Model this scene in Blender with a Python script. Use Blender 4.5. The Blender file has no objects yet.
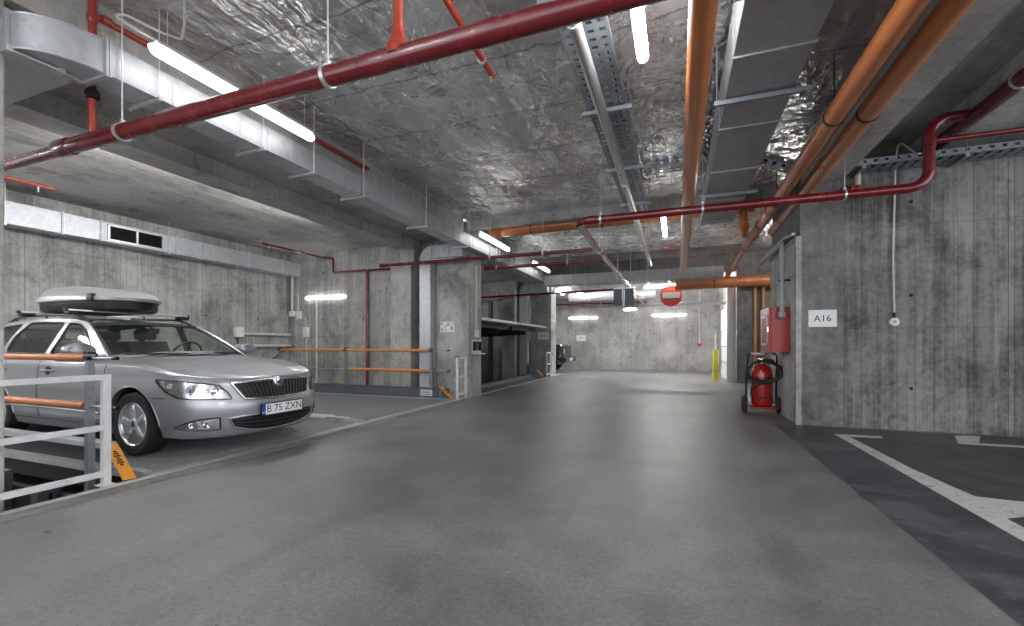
import bpy, bmesh, math, random
from mathutils import Vector, Matrix
from mathutils.geometry import tessellate_polygon
random.seed(7)
R = math.radians
PI = math.pi
COL = bpy.context.scene.collection

# ------------------------------------------------------------------ materials
class NT:
    """small helper to write node expressions"""
    def __init__(s, m):
        s.nt = m.node_tree; s.N = s.nt.nodes; s.L = s.nt.links
    def n(s, t, **k):
        x = s.N.new(t)
        for a, v in k.items(): setattr(x, a, v)
        return x
    def put(s, v, sock):
        if isinstance(v, (int, float)): sock.default_value = v
        elif isinstance(v, (tuple, list)):
            sock.default_value = tuple(v) if len(v) == 4 or sock.type == 'VECTOR' else tuple(v) + (1,)
        else: s.L.new(v, sock)
    def m(s, op, a, b=0.0, c=0.0, clamp=False):
        x = s.n('ShaderNodeMath', operation=op, use_clamp=clamp)
        s.put(a, x.inputs[0]); s.put(b, x.inputs[1]); s.put(c, x.inputs[2])
        return x.outputs[0]
    def pos(s):
        tc = s.n('ShaderNodeTexCoord'); return tc.outputs['Object']
    def sep(s, v):
        x = s.n('ShaderNodeSeparateXYZ'); s.L.new(v, x.inputs[0]); return x.outputs
    def scale(s, v, sc):
        x = s.n('ShaderNodeMapping'); s.L.new(v, x.inputs[0]); x.inputs['Scale'].default_value = sc; return x.outputs[0]
    def noise(s, v, scale, detail=4, rough=.55, dist=0.0):
        x = s.n('ShaderNodeTexNoise'); s.L.new(v, x.inputs['Vector'])
        x.inputs['Scale'].default_value = scale; x.inputs['Detail'].default_value = detail
        x.inputs['Roughness'].default_value = rough; x.inputs['Distortion'].default_value = dist
        return x.outputs[0]
    def ramp(s, f, stops):
        x = s.n('ShaderNodeValToRGB'); s.L.new(f, x.inputs[0]); e = x.color_ramp.elements
        while len(e) < len(stops): e.new(.5)
        for q, (p, c) in zip(e, stops):
            q.position = p; q.color = (c, c, c, 1) if isinstance(c, (int, float)) else tuple(c) + (1,)
        return x.outputs[0]
    def mix(s, f, a, b, blend='MIX'):
        x = s.n('ShaderNodeMix', data_type='RGBA', blend_type=blend)
        s.put(f, x.inputs[0]); s.put(a, x.inputs[6]); s.put(b, x.inputs[7]); return x.outputs[2]
    def bump(s, h, strength, dist):
        x = s.n('ShaderNodeBump'); s.L.new(h, x.inputs['Height'])
        x.inputs['Strength'].default_value = strength; x.inputs['Distance'].default_value = dist
        return x.outputs[0]

def newmat(name):
    m = bpy.data.materials.new(name); m.use_nodes = True
    return m, m.node_tree.nodes['Principled BSDF'], NT(m)

def plain(name, col, rough=.5, metal=0.0, var=.12, vscale=9.0, coat=0.0, bump=0.0, spec=.5):
    """paint / plastic / metal with a little noise in colour and gloss"""
    m, b, t = newmat(name)
    f = t.noise(t.pos(), vscale, 5, .6)
    lo = tuple(c * (1 - var) for c in col); hi = tuple(min(1, c * (1 + var)) for c in col)
    t.put(t.ramp(f, [(.3, lo), (.7, hi)]), b.inputs['Base Color'])
    t.put(t.m('MULTIPLY_ADD', f, .16, rough - .08), b.inputs['Roughness'])
    b.inputs['Metallic'].default_value = metal
    b.inputs['Coat Weight'].default_value = coat
    b.inputs['Coat Roughness'].default_value = .06
    b.inputs['Specular IOR Level'].default_value = spec
    if bump: t.put(t.bump(t.noise(t.pos(), vscale * 6, 3), bump, .01), b.inputs['Normal'])
    return m

def concrete(name, dark, light, along='y', panel=1.25, streak=.5, tie=True, rough=.82, board=0.0, lift=0.0, tint=(1, .985, .95)):
    """board-formed concrete: stains, vertical streaks, panel joints, tie holes"""
    m, b, t = newmat(name)
    P = t.pos(); s = t.sep(P); h = s[1] if along == 'y' else s[0]
    cloud = t.noise(P, .9, 6, .62, .4)
    fine = t.noise(P, 14, 6, .65)
    st = t.noise(t.scale(P, (5.5, 5.5, .22)), 1.6, 5, .6, .3)
    st2 = t.noise(t.scale(P, (14, 14, .5)), 1.4, 3, .6)
    f = t.m('ADD', t.m('MULTIPLY', cloud, .55), t.m('MULTIPLY', fine, .25))
    f = t.m('ADD', f, t.m('MULTIPLY', st, streak * .5))
    f = t.m('ADD', f, t.m('MULTIPLY', st2, streak * .22))
    nrm = .4 + streak * .36
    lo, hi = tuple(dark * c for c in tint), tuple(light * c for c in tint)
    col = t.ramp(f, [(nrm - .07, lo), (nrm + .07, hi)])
    # darker blotches and light run-off
    blot = t.ramp(t.noise(P, 2.3, 6, .7, .8), [(.30, .55), (.47, 1.0)])
    col = t.mix(1.0, col, blot, 'MULTIPLY')
    run = t.ramp(t.noise(t.scale(P, (9, 9, .18)), 2.0, 2, .5), [(.62, 0.0), (.70, .22)])
    col = t.mix(run, col, tuple(min(1, light * 1.5 * c) for c in tint))
    hb = fine
    if panel:
        q = t.m('ABSOLUTE', t.m('SUBTRACT', t.m('FRACT', t.m('DIVIDE', h, panel)), .5))
        line = t.m('LESS_THAN', t.m('SUBTRACT', .5, q), .006 / panel * 1.0)
        zq = t.m('ABSOLUTE', t.m('SUBTRACT', t.m('FRACT', t.m('DIVIDE', s[2], 1.32)), .5))
        zl = t.m('MULTIPLY', t.m('LESS_THAN', t.m('SUBTRACT', .5, zq), .004), .6)
        ln = t.m('MAXIMUM', line, zl)
        col = t.mix(t.m('MULTIPLY', ln, .5), col, (dark * .4, dark * .4, dark * .38))
        if tie:
            a = t.m('SUBTRACT', t.m('FRACT', t.m('DIVIDE', h, panel)), .25)
            a2 = t.m('MULTIPLY', a, panel)
            zz = t.m('MULTIPLY', t.m('SUBTRACT', t.m('FRACT', t.m('DIVIDE', s[2], 1.2)), .45), 1.2)
            d = t.m('SQRT', t.m('ADD', t.m('MULTIPLY', a2, a2), t.m('MULTIPLY', zz, zz)))
            hole = t.m('LESS_THAN', d, .022)
            col = t.mix(hole, col, (.02, .02, .02))
    if board:
        bq = t.m('FRACT', t.m('DIVIDE', h, board))
        bl = t.m('LESS_THAN', bq, .07)
        idx = t.m('FLOOR', t.m('DIVIDE', h, board))
        wn = t.n('ShaderNodeTexWhiteNoise', noise_dimensions='1D'); t.L.new(idx, wn.inputs['W'])
        col = t.mix(t.m('MULTIPLY', bl, .35), col, (dark * .5,) * 3)
        col = t.mix(1.0, col, t.ramp(wn.outputs[0], [(0, .88), (1, 1.06)]), 'MULTIPLY')
    t.put(col, b.inputs['Base Color'])
    b.inputs['Roughness'].default_value = rough
    b.inputs['Specular IOR Level'].default_value = .3
    t.put(t.bump(t.m('ADD', fine, t.m('MULTIPLY', st2, .6)), .35, .012), b.inputs['Normal'])
    return m

def floor_mat():
    m, b, t = newmat('power_floated_concrete')
    P = t.pos()
    big = t.noise(P, .55, 6, .6, .6); mid = t.noise(P, 3.0, 6, .65, .5); fine = t.noise(P, 38, 5, .7)
    grit = t.noise(P, 85, 3, .8)
    f = t.m('ADD', t.m('ADD', t.m('MULTIPLY', big, .36), t.m('MULTIPLY', mid, .22)), t.m('ADD', t.m('MULTIPLY', fine, .24), t.m('MULTIPLY', grit, .18)))
    col = t.ramp(f, [(.42, (.102, .103, .107)), (.5, (.165, .165, .166)), (.58, (.235, .233, .230))])
    drive = t.ramp(t.noise(t.scale(P, (1.4, .12, 1)), 1.2, 4, .6, .3), [(.38, .88), (.58, 1.06)])
    col = t.mix(1.0, col, drive, 'MULTIPLY')
    spots = t.m('MULTIPLY', t.ramp(t.noise(P, 5.0, 3, .5, .4), [(.735, 0.0), (.755, .8)]), 1.0)
    col = t.mix(spots, col, (.035, .035, .036))
    pale = t.ramp(t.noise(P, 26, 2, .4), [(.76, 0.0), (.79, .35)])
    col = t.mix(pale, col, (.34, .34, .33))
    t.put(col, b.inputs['Base Color'])
    rr = t.m('ADD', t.m('MULTIPLY', mid, .34), t.m('MULTIPLY_ADD', big, .25, .15))
    t.put(rr, b.inputs['Roughness'])
    b.inputs['Specular IOR Level'].default_value = .45
    t.put(t.bump(t.m('ADD', fine, t.m('MULTIPLY', mid, 1.2)), .12, .01), b.inputs['Normal'])
    return m

def paint_floor_mat():
    m, b, t = newmat('worn_dark_floor_paint')
    P = t.pos()
    f = t.noise(P, 2.2, 7, .7, .8); fine = t.noise(t.scale(P, (1, 3, 1)), 22, 5, .7)
    col = t.ramp(f, [(.40, (.031, .034, .041)), (.52, (.050, .054, .065)), (.60, (.082, .087, .10))])
    wear = t.ramp(t.noise(t.scale(P, (.8, 3.2, 1)), 3.2, 8, .75, 1.4), [(.51, 0.0), (.60, .7)])
    col = t.mix(t.m('MULTIPLY', wear, t.ramp(fine, [(.42, 0.0), (.6, 1.0)])), col, (.17, .17, .17))
    t.put(col, b.inputs['Base Color'])
    t.put(t.m('MULTIPLY_ADD', f, .3, .28), b.inputs['Roughness'])
    t.put(t.bump(fine, .15, .008), b.inputs['Normal'])
    return m

def line_mat():
    m, b, t = newmat('worn_white_line_paint')
    P = t.pos()
    w = t.ramp(t.noise(P, 7, 8, .75, .7), [(.36, 0.0), (.46, 1.0)])
    g = t.noise(P, 30, 5, .6)
    col = t.mix(w, (.22, .22, .22), t.ramp(g, [(.3, (.46, .46, .44)), (.7, (.62, .62, .60))]))
    t.put(col, b.inputs['Base Color']); b.inputs['Roughness'].default_value = .55
    return m

def foil_mat():
    """crinkled aluminium foil over insulation boards, seams and round pins"""
    m, b, t = newmat('crinkled_aluminium_foil')
    P = t.pos(); s = t.sep(P)
    wob = t.n('ShaderNodeTexNoise'); t.L.new(P, wob.inputs['Vector']); wob.inputs['Scale'].default_value = 2.2; wob.inputs['Detail'].default_value = 4
    va = t.n('ShaderNodeVectorMath', operation='MULTIPLY_ADD'); t.L.new(wob.outputs['Color'], va.inputs[0]); va.inputs[1].default_value = (.30, .50, 0); t.L.new(P, va.inputs[2])
    W = va.outputs[0]
    def vor(sx, sy, feat='F1'):
        v = t.n('ShaderNodeTexVoronoi', feature=feat); t.L.new(t.scale(W, (sx, sy, 1)), v.inputs['Vector']); v.inputs['Scale'].default_value = 1.0
        return v.outputs['Distance']
    v1 = vor(2.6, 1.1); v2 = vor(8.0, 2.2); v3 = vor(22.0, 5.5); v4 = vor(9, 14)
    w1 = t.noise(P, 1.3, 4, .6, .8)
    # wrinkles gather in bands along the rows of pins
    bx = t.m('ABSOLUTE', t.m('SUBTRACT', t.m('FRACT', t.m('ADD', t.m('DIVIDE', s[0], .80), t.m('MULTIPLY', w1, .5))), .5))
    band = t.m('ADD', t.ramp(bx, [(.05, 1.0), (.36, .12)]), t.m('MULTIPLY', t.ramp(t.noise(P, .8, 3), [(.45, 0), (.6, 1.0)]), .6))
    dull = t.ramp(t.noise(P, .55, 5, .6, .7), [(.38, .72), (.60, 1.05)])
    col = t.mix(1.0, (.95, .95, .945), dull, 'MULTIPLY')
    qy = t.m('ABSOLUTE', t.m('SUBTRACT', t.m('FRACT', t.m('DIVIDE', t.m('ADD', s[1], t.m('MULTIPLY', w1, .25)), .98)), .5))
    sy = t.m('LESS_THAN', t.m('SUBTRACT', .5, qy), .010)
    col = t.mix(t.m('MULTIPLY', sy, .55), col, (.10, .10, .10))
    ax = t.m('MULTIPLY', t.m('SUBTRACT', t.m('FRACT', t.m('ADD', t.m('DIVIDE', s[0], .40), t.m('MULTIPLY', w1, .35))), .5), .40)
    ay = t.m('MULTIPLY', t.m('SUBTRACT', t.m('FRACT', t.m('ADD', t.m('DIVIDE', s[1], .33), t.m('MULTIPLY', w1, .5))), .5), .33)
    d = t.m('SQRT', t.m('ADD', t.m('MULTIPLY', ax, ax), t.m('MULTIPLY', ay, ay)))
    pin = t.m('LESS_THAN', d, .020)
    t.put(col, b.inputs['Base Color'])
    t.put(t.m('SUBTRACT', .80, t.m('MULTIPLY', pin, .35)), b.inputs['Metallic'])
    t.put(t.ramp(w1, [(.35, .20), (.65, .34)]), b.inputs['Roughness'])
    dent = t.ramp(d, [(0.0, 1.0), (.10, 0.0)])
    h = t.m('MULTIPLY', v1, .026)
    h = t.m('ADD', h, t.m('MULTIPLY', t.m('MULTIPLY', v2, band), .042))
    h = t.m('ADD', h, t.m('MULTIPLY', t.m('MULTIPLY', v3, band), .022))
    h = t.m('ADD', h, t.m('MULTIPLY', t.m('MULTIPLY', v4, band), .022))
    h = t.m('ADD', h, t.m('MULTIPLY', w1, .04))
    h = t.m('ADD', h, t.m('MULTIPLY', dent, .012))
    t.put(t.bump(h, 1.0, 1.0), b.inputs['Normal'])
    return m

def galv_mat(name, col=(.50, .52, .55), rough=.46, metal=.55, scale=7.0, flute=None):
    m, b, t = newmat(name)
    P = t.pos()
    v = t.n('ShaderNodeTexVoronoi'); t.L.new(P, v.inputs['Vector']); v.inputs['Scale'].default_value = scale * 3
    f = t.m('ADD', t.m('MULTIPLY', t.sep(v.outputs['Color'])[0], .35), t.m('MULTIPLY', t.noise(P, scale * .3, 4), .65))
    c = t.ramp(f, [(.2, tuple(x * .84 for x in col)), (.8, tuple(min(1, x * 1.12) for x in col))])
    t.put(c, b.inputs['Base Color'])
    t.put(t.m('MULTIPLY_ADD', f, .22, rough - .1), b.inputs['Roughness'])
    b.inputs['Metallic'].default_value = metal
    t.put(t.bump(t.noise(P, 2.2, 3, .5), .12, .03), b.inputs['Normal'])
    return m

def emit_mat(name, col, strength):
    m, b, t = newmat(name)
    b.inputs['Base Color'].default_value = (.9, .9, .9, 1)
    b.inputs['Emission Color'].default_value = tuple(col) + (1,)
    b.inputs['Emission Strength'].default_value = strength
    return m

def glass_mat(name, tint, rough=.02, spec=1.0):
    m = bpy.data.materials.new(name); m.use_nodes = True
    t = NT(m); t.N.clear()
    o = t.n('ShaderNodeOutputMaterial'); mx = t.n('ShaderNodeMixShader')
    tr = t.n('ShaderNodeBsdfTransparent'); tr.inputs[0].default_value = tuple(tint) + (1,)
    gl = t.n('ShaderNodeBsdfGlossy'); gl.inputs['Roughness'].default_value = rough
    fr = t.n('ShaderNodeLayerWeight'); fr.inputs['Blend'].default_value = .5
    t.L.new(t.m('MULTIPLY_ADD', t.m('POWER', fr.outputs['Facing'], 4.0), .8 * spec, .045, clamp=True), mx.inputs[0])
    t.L.new(tr.outputs[0], mx.inputs[1]); t.L.new(gl.outputs[0], mx.inputs[2]); t.L.new(mx.outputs[0], o.inputs[0])
    return m

M = {}
M['floor'] = floor_mat()
M['floor_paint'] = paint_floor_mat()
M['line'] = line_mat()
M['foil'] = foil_mat()
M['wall_y'] = concrete('concrete_wall_along_y', .22, .40, 'y', 1.25, .55, board=.17)
M['wall_x'] = concrete('concrete_wall_along_x', .26, .44, 'x', 1.25, .55, board=.21)
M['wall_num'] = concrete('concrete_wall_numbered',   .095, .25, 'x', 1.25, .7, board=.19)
M['wall_far'] = concrete('concrete_wall_far', .24, .38, 'x', 2.5, .35)
M['pillar'] = concrete('concrete_pillar', .29, .48, 'x', 0, .35)
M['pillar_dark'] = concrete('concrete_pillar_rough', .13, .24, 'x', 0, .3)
M['edge'] = concrete('worn_floor_edge', .15, .27, 'x', 0, .2)
M['white_wall'] = concrete('limewashed_concrete', .42, .62, 'y', 0, .25, tint=(1, 1, .97))
M['slab'] = concrete('board_formed_slab', .38, .56, 'x', 0, .2, board=.13)
M['beam'] = concrete('beam_concrete', .36, .54, 'y', 0, .2)
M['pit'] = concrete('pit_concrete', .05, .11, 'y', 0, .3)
M['galv'] = galv_mat('galvanised_duct_sheet')
M['galv_dull'] = galv_mat('dull_duct_sheet', (.42, .425, .43), .5, .4)
M['galv_dark'] = galv_mat('dark_galvanised_steel', (.23, .25, .28), .45, .7)
M['tray'] = galv_mat('cable_tray_steel', (.30, .33, .37), .42, .75)
M['steel_pipe'] = plain('bright_steel_pipe', (.60, .61, .62), .3, .85, .03, 2)
M['rod'] = plain('zinc_rod', (.45, .46, .47), .35, .8)
M['clip'] = plain('zinc_clamp', (.62, .63, .64), .35, .7)
M['red'] = plain('red_pipe_enamel', (.135, .006, .010), .26, 0, .18, 5, .35)
M['red_b'] = plain('orange_red_pipe_enamel', (.36, .045, .022), .32, 0, .18, 5, .25)
M['orange'] = plain('orange_drain_pipe', (.50, .17, .06), .30, 0, .12, 3, .2)
M['black_rubber'] = plain('black_rubber', (.012, .012, .012), .6, 0, .2)
M['black'] = plain('black_plastic', (.008, .008, .009), .5, spec=.35)
M['hanger_dark'] = plain('dark_pipe_clamp', (.03, .03, .032), .45, .5)
M['white'] = plain('white_plastic', (.72, .72, .70), .45)
M['cream'] = plain('cream_conduit', (.55, .53, .48), .5)
M['grey_conduit'] = plain('grey_conduit', (.36, .38, .39), .45)
M['rail_white'] = plain('white_grey_rail_paint', (.60, .61, .62), .42, .1, .1)
M['rail_steel'] = galv_mat('rail_post_steel', (.26, .28, .31), .45, .5)
M['rail_orange'] = plain('orange_rail_sleeve', (.42, .135, .04), .5, 0, .12)
M['rail_orange_b'] = plain('bright_orange_rail_sleeve', (.62, .24, .06), .5, 0, .1)
M['plate_orange'] = plain('orange_warning_plate', (.66, .27, .03), .45, 0, .1)
M['platform'] = galv_mat('galvanised_platform_deck', (.27, .275, .285), .5, .4)
M['steel_dark'] = plain('dark_platform_steel', (.035, .038, .042), .55, .3)
M['platform_blue'] = plain('blue_grey_steel', (.12, .135, .155), .5, .3, .15, 4)
M['tube'] = emit_mat('fluorescent_tube_glow', (1.0, .995, .985), 10.0)
M['tube_wall'] = emit_mat('wall_tube_glow', (1.0, .99, .97), 3.2)
M['tube_dim'] = emit_mat('dim_tube_glow', (1.0, .98, .95), .85)  # glow dimmed so surfaces close by don't burn out
M['tube_bright'] = emit_mat('strong_tube_glow', (1.0, .995, .985), 24.0)  # stronger glow, chiefly for the added unseen fill lamps
M['light_body'] = plain('pale_light_housing', (.62, .62, .62), .5)
M['cabinet_red'] = plain('red_cabinet_enamel', (.36, .018, .014), .35, 0, .08, 4)
M['ext_red'] = plain('red_cylinder_enamel', (.38, .012, .012), .25, 0, .1, 4, .4)
M['yellow'] = plain('yellow_bollard_paint', (.66, .58, .04), .45)
M['sign_white'] = plain('white_sign_sheet', (.74, .75, .76), .4, 0, .05)
M['sign_red'] = plain('red_sign_sheet', (.70, .10, .06), .4, 0, .05)
M['sign_ink'] = plain('black_sign_ink', (.012, .012, .014), .5)
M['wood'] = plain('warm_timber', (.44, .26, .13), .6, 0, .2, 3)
M['door_white'] = plain('white_door_panel', (.66, .67, .67), .5, 0, .06, 2)
M['seam'] = plain('dark_seam', (.05, .05, .055), .6)
# car
M['silver'] = plain('silver_car_paint', (.34, .352, .38), .34, .66, .02, 2, .5)
M['silver_box'] = plain('silver_roof_box', (.34, .345, .35), .36, .35, .03, 3, .2)
M['trim'] = plain('dark_car_trim', (.014, .015, .017), .38)
M['chrome'] = plain('chrome_trim', (.78, .79, .80), .12, 1.0, .03)
M['alloy'] = plain('alloy_wheel_silver', (.55, .56, .57), .28, .8, .05)
M['tyre'] = plain('tyre_rubber', (.008, .008, .009), .8, 0, .2)
M['glass'] = glass_mat('tinted_car_glass', (.78, .86, .81))
M['lamp_glass'] = glass_mat('clear_headlamp_glass', (.86, .88, .89), .03)
M['lamp_in'] = plain('headlamp_reflector', (.62, .63, .63), .18, .9, .25, 30)
M['lens'] = plain('dark_projector_lens', (.10, .11, .13), .08, .3)
M['slat'] = plain('dark_chrome_slat', (.10, .10, .105), .35, .8)
M['amber'] = plain('amber_indicator', (.50, .30, .18), .3)
M['interior'] = plain('dark_interior_fabric', (.05, .052, .055), .8, 0, .3)
M['plate_blue'] = plain('blue_plate_band', (.015, .05, .30), .4)
M['suv'] = plain('black_car_paint', (.012, .012, .013), .25, .1, .1, 3, .6)

# ------------------------------------------------------------------ mesh builder
class MB:
    def __init__(s): s.v = []; s.f = []; s.mi = []; s.cur = 0
    def add(s, vs, fs):
        o = len(s.v); s.v += [Vector(p) for p in vs]
        for f in fs: s.f.append([i + o for i in f]); s.mi.append(s.cur)
        return s
    def slot(s, i): s.cur = i; return s
    def box(s, x0, x1, y0, y1, z0, z1, bev=0.0):
        if x1 < x0: x0, x1 = x1, x0
        if y1 < y0: y0, y1 = y1, y0
        if z1 < z0: z0, z1 = z1, z0
        if bev <= 0:
            return s.add([(x0, y0, z0), (x1, y0, z0), (x1, y1, z0), (x0, y1, z0), (x0, y0, z1), (x1, y0, z1), (x1, y1, z1), (x0, y1, z1)],
                         [(0, 3, 2, 1), (4, 5, 6, 7), (0, 1, 5, 4), (1, 2, 6, 5), (2, 3, 7, 6), (3, 0, 4, 7)])
        bm = bmesh.new(); bmesh.ops.create_cube(bm, size=1.0)
        for v in bm.verts: v.co = Vector(((x0 + x1) / 2 + v.co.x * (x1 - x0), (y0 + y1) / 2 + v.co.y * (y1 - y0), (z0 + z1) / 2 + v.co.z * (z1 - z0)))
        bmesh.ops.bevel(bm, geom=bm.edges[:], offset=bev, segments=2, affect='EDGES', profile=.5)
        return s.bm(bm)
    def bm(s, bm, mat=None):
        bm.verts.index_update()
        vs = [(mat @ v.co) if mat else v.co.copy() for v in bm.verts]
        s.add(vs, [[v.index for v in f.verts] for f in bm.faces]); bm.free(); return s
    def obox(s, c, ax, ay, az, bev=0.0):
        """oriented box from centre and three half-axis vectors"""
        c, ax, ay, az = map(Vector, (c, ax, ay, az))
        t = MB().box(-1, 1, -1, 1, -1, 1)
        vs = [c + ax * p.x + ay * p.y + az * p.z for p in t.v]
        fl = t.f if ax.cross(ay).dot(az) > 0 else [f[::-1] for f in t.f]
        return s.add(vs, fl)
    def bar(s, p, q, w, h=None, up=(0, 0, 1)):
        p, q = Vector(p), Vector(q); d = q - p; u = Vector(up)
        if abs(d.normalized().dot(u)) > .98: u = Vector((1, 0, 0))
        a = d.cross(u).normalized(); b = a.cross(d).normalized()
        return s.obox((p + q) / 2, d / 2, a * w / 2, b * (h or w) / 2)
    def rod(s, p, q, r, n=10, r2=None, cap=True):
        return s.sweep([p, q], r, n, cap, r2)
    def sweep(s, pts, r, n=12, cap=True, r2=None):
        pts = [Vector(p) for p in pts]; rings = []; prev = None
        N = len(pts)
        for i, p in enumerate(pts):
            d = (pts[min(i + 1, N - 1)] - pts[max(i - 1, 0)]).normalized()
            if prev is None:
                u = Vector((0, 0, 1)) if abs(d.z) < .9 else Vector((1, 0, 0))
                a = d.cross(u).normalized()
            else:
                a = (prev - d * prev.dot(d)).normalized()
            prev = a; b = d.cross(a)
            rr = r if r2 is None else r + (r2 - r) * i / (N - 1)
            rings.append([p + (a * math.cos(2 * PI * k / n) + b * math.sin(2 * PI * k / n)) * rr for k in range(n)])
        o = [v for rg in rings for v in rg]; fs = []
        for i in range(N - 1):
            for k in range(n):
                fs.append((i * n + k, i * n + (k + 1) % n, (i + 1) * n + (k + 1) % n, (i + 1) * n + k))
        if cap: fs += [tuple(range(n))[::-1], tuple((N - 1) * n + k for k in range(n))]
        return s.add(o, fs)
    def lathe(s, prof, c=(0, 0, 0), axis=(0, 0, 1), n=28):
        """profile of (radius, height) pairs turned about an axis"""
        c = Vector(c); d = Vector(axis).normalized(); u = Vector((0, 0, 1)) if abs(d.z) < .9 else Vector((1, 0, 0))
        a = d.cross(u).normalized(); b = d.cross(a); vs = []; fs = []
        for r, h in prof:
            for k in range(n):
                t = 2 * PI * k / n; vs.append(c + d * h + (a * math.cos(t) + b * math.sin(t)) * r)
        for i in range(len(prof) - 1):
            for k in range(n):
                fs.append((i * n + k, i * n + (k + 1) % n, (i + 1) * n + (k + 1) % n, (i + 1) * n + k))
        if prof[0][0] > 1e-4: fs.append(tuple(range(n))[::-1])
        if prof[-1][0] > 1e-4: fs.append(tuple((len(prof) - 1) * n + k for k in range(n)))
        return s.add(vs, fs)
    def prism(s, poly, axis, a0, a1):
        """extrude a 2D polygon: axis 'x' uses (y,z), 'y' uses (x,z), 'z' uses (x,y)"""
        def P(p, a): return (a, p[0], p[1]) if axis == 'x' else (p[0], a, p[1]) if axis == 'y' else (p[0], p[1], a)
        n = len(poly); vs = [P(p, a0) for p in poly] + [P(p, a1) for p in poly]
        fs = [tuple(range(n))[::-1], tuple(range(n, 2 * n))] + [(i, (i + 1) % n, n + (i + 1) % n, n + i) for i in range(n)]
        return s.add(vs, fs)
    def grid(s, rows, flip=False, close=False):
        m = len(rows[0]); vs = [p for r in rows for p in r]; fs = []
        for i in range(len(rows) - 1):
            for k in range(m if close else m - 1):
                q = (i * m + k, i * m + (k + 1) % m, (i + 1) * m + (k + 1) % m, (i + 1) * m + k)
                fs.append(q[::-1] if flip else q)
        return s.add(vs, fs)
    def xform(s, mat):
        s.v = [mat @ v for v in s.v]; return s

def fillet(pts, rad, seg=7):
    pts = [Vector(p) for p in pts]; out = [pts[0]]
    for i in range(1, len(pts) - 1):
        p, a, b = pts[i], pts[i - 1], pts[i + 1]
        da, db = (a - p), (b - p)
        ang = da.angle(db)
        t = min(rad / math.tan(ang / 2), da.length * .49, db.length * .49)
        rr = t * math.tan(ang / 2)
        p0 = p + da.normalized() * t; p1 = p + db.normalized() * t
        c = p + (da.normalized() + db.normalized()).normalized() * (rr / math.sin(ang / 2))
        u, w = p0 - c, p1 - c; th = u.angle(w)
        for k in range(seg + 1):
            f = k / seg
            out.append(c + (u * math.sin((1 - f) * th) + w * math.sin(f * th)) / math.sin(th))
    out.append(pts[-1]); return out

# ------------------------------------------------------------------ objects
def link(o): COL.objects.link(o); return o
def world(o):
    v = Vector((0, 0, 0))
    while o is not None: v += o.location; o = o.parent
    return v
def setp(o, label=None, cat=None, group=None, kind=None):
    if label: o['label'] = label
    if cat: o['category'] = cat
    if group: o['group'] = group
    if kind: o['kind'] = kind
    return o
def thing(name, loc, label, cat, group=None):
    o = link(bpy.data.objects.new(name, None)); o.location = loc; o.empty_display_size = .1
    return setp(o, label, cat, group)
def obj(name, mb, mats, parent=None, smooth=None, origin=None, label=None, cat=None, group=None, kind=None):
    """one mesh object from world-space geometry"""
    if not isinstance(mats, (list, tuple)): mats = [mats]
    if parent is not None: org = world(parent)
    elif origin is not None: org = Vector(origin)
    elif kind == 'structure': org = Vector((0, 0, 0))
    else:
        lo = [min(v[i] for v in mb.v) for i in range(3)]; hi = [max(v[i] for v in mb.v) for i in range(3)]
        org = Vector(((lo[0] + hi[0]) / 2, (lo[1] + hi[1]) / 2, lo[2]))
    me = bpy.data.meshes.new(name)
    me.from_pydata([tuple(v - org) for v in mb.v], [], mb.f)
    for m in mats: me.materials.append(m)
    me.polygons.foreach_set('material_index', mb.mi)
    if smooth is not None:
        me.polygons.foreach_set('use_smooth', [True] * len(me.polygons))
        me.update(); me.set_sharp_from_angle(angle=R(smooth))
    me.update()
    o = link(bpy.data.objects.new(name, me))
    if parent is not None: o.parent = parent
    else: o.location = org
    return setp(o, label, cat, group, kind)
def struct(name, mb, mat, parent=None, smooth=None):
    return obj(name, mb, mat, parent, smooth, kind='structure')
def dup(o, parent=None, off=(0, 0, 0), label=None):
    c = o.copy(); link(c)
    if parent is not None: c.parent = parent
    else:
        c.location = o.location + Vector(off)
        if label: c['label'] = label
    for ch in list(o.children): dup(ch, c)
    return c
def text_mb(txt, size, thick=.001, res=3):
    """flat raised lettering in the XY plane, centred"""
    cu = bpy.data.curves.new('lettering', 'FONT'); cu.body = txt; cu.size = size
    cu.align_x = 'CENTER'; cu.align_y = 'CENTER'; cu.extrude = thick; cu.resolution_u = res
    o = link(bpy.data.objects.new('lettering', cu))
    dg = bpy.context.evaluated_depsgraph_get(); dg.update()
    me = bpy.data.meshes.new_from_object(o.evaluated_get(dg))
    mb = MB(); mb.add([v.co.copy() for v in me.vertices], [list(p.vertices) for p in me.polygons])
    bpy.data.objects.remove(o); bpy.data.curves.remove(cu); bpy.data.meshes.remove(me)
    return mb
def frame(c, ux, uy):
    """matrix taking XY-plane geometry to a plane through c with axes ux, uy"""
    ux, uy = Vector(ux).normalized(), Vector(uy).normalized(); uz = ux.cross(uy)
    m = Matrix((ux, uy, uz)).transposed().to_4x4(); m.translation = Vector(c); return m
# ------------------------------------------------------------------ the silver estate car
def lerp_tab(tab, x):
    if x <= tab[0][0]: return tab[0][1]
    for (a, va), (b, vb) in zip(tab, tab[1:]):
        if x <= b:
            f = (x - a) / (b - a); f2 = f * f * (3 - 2 * f); f = .5 * f + .5 * f2
            return va + (vb - va) * f
    return tab[-1][1]

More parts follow.
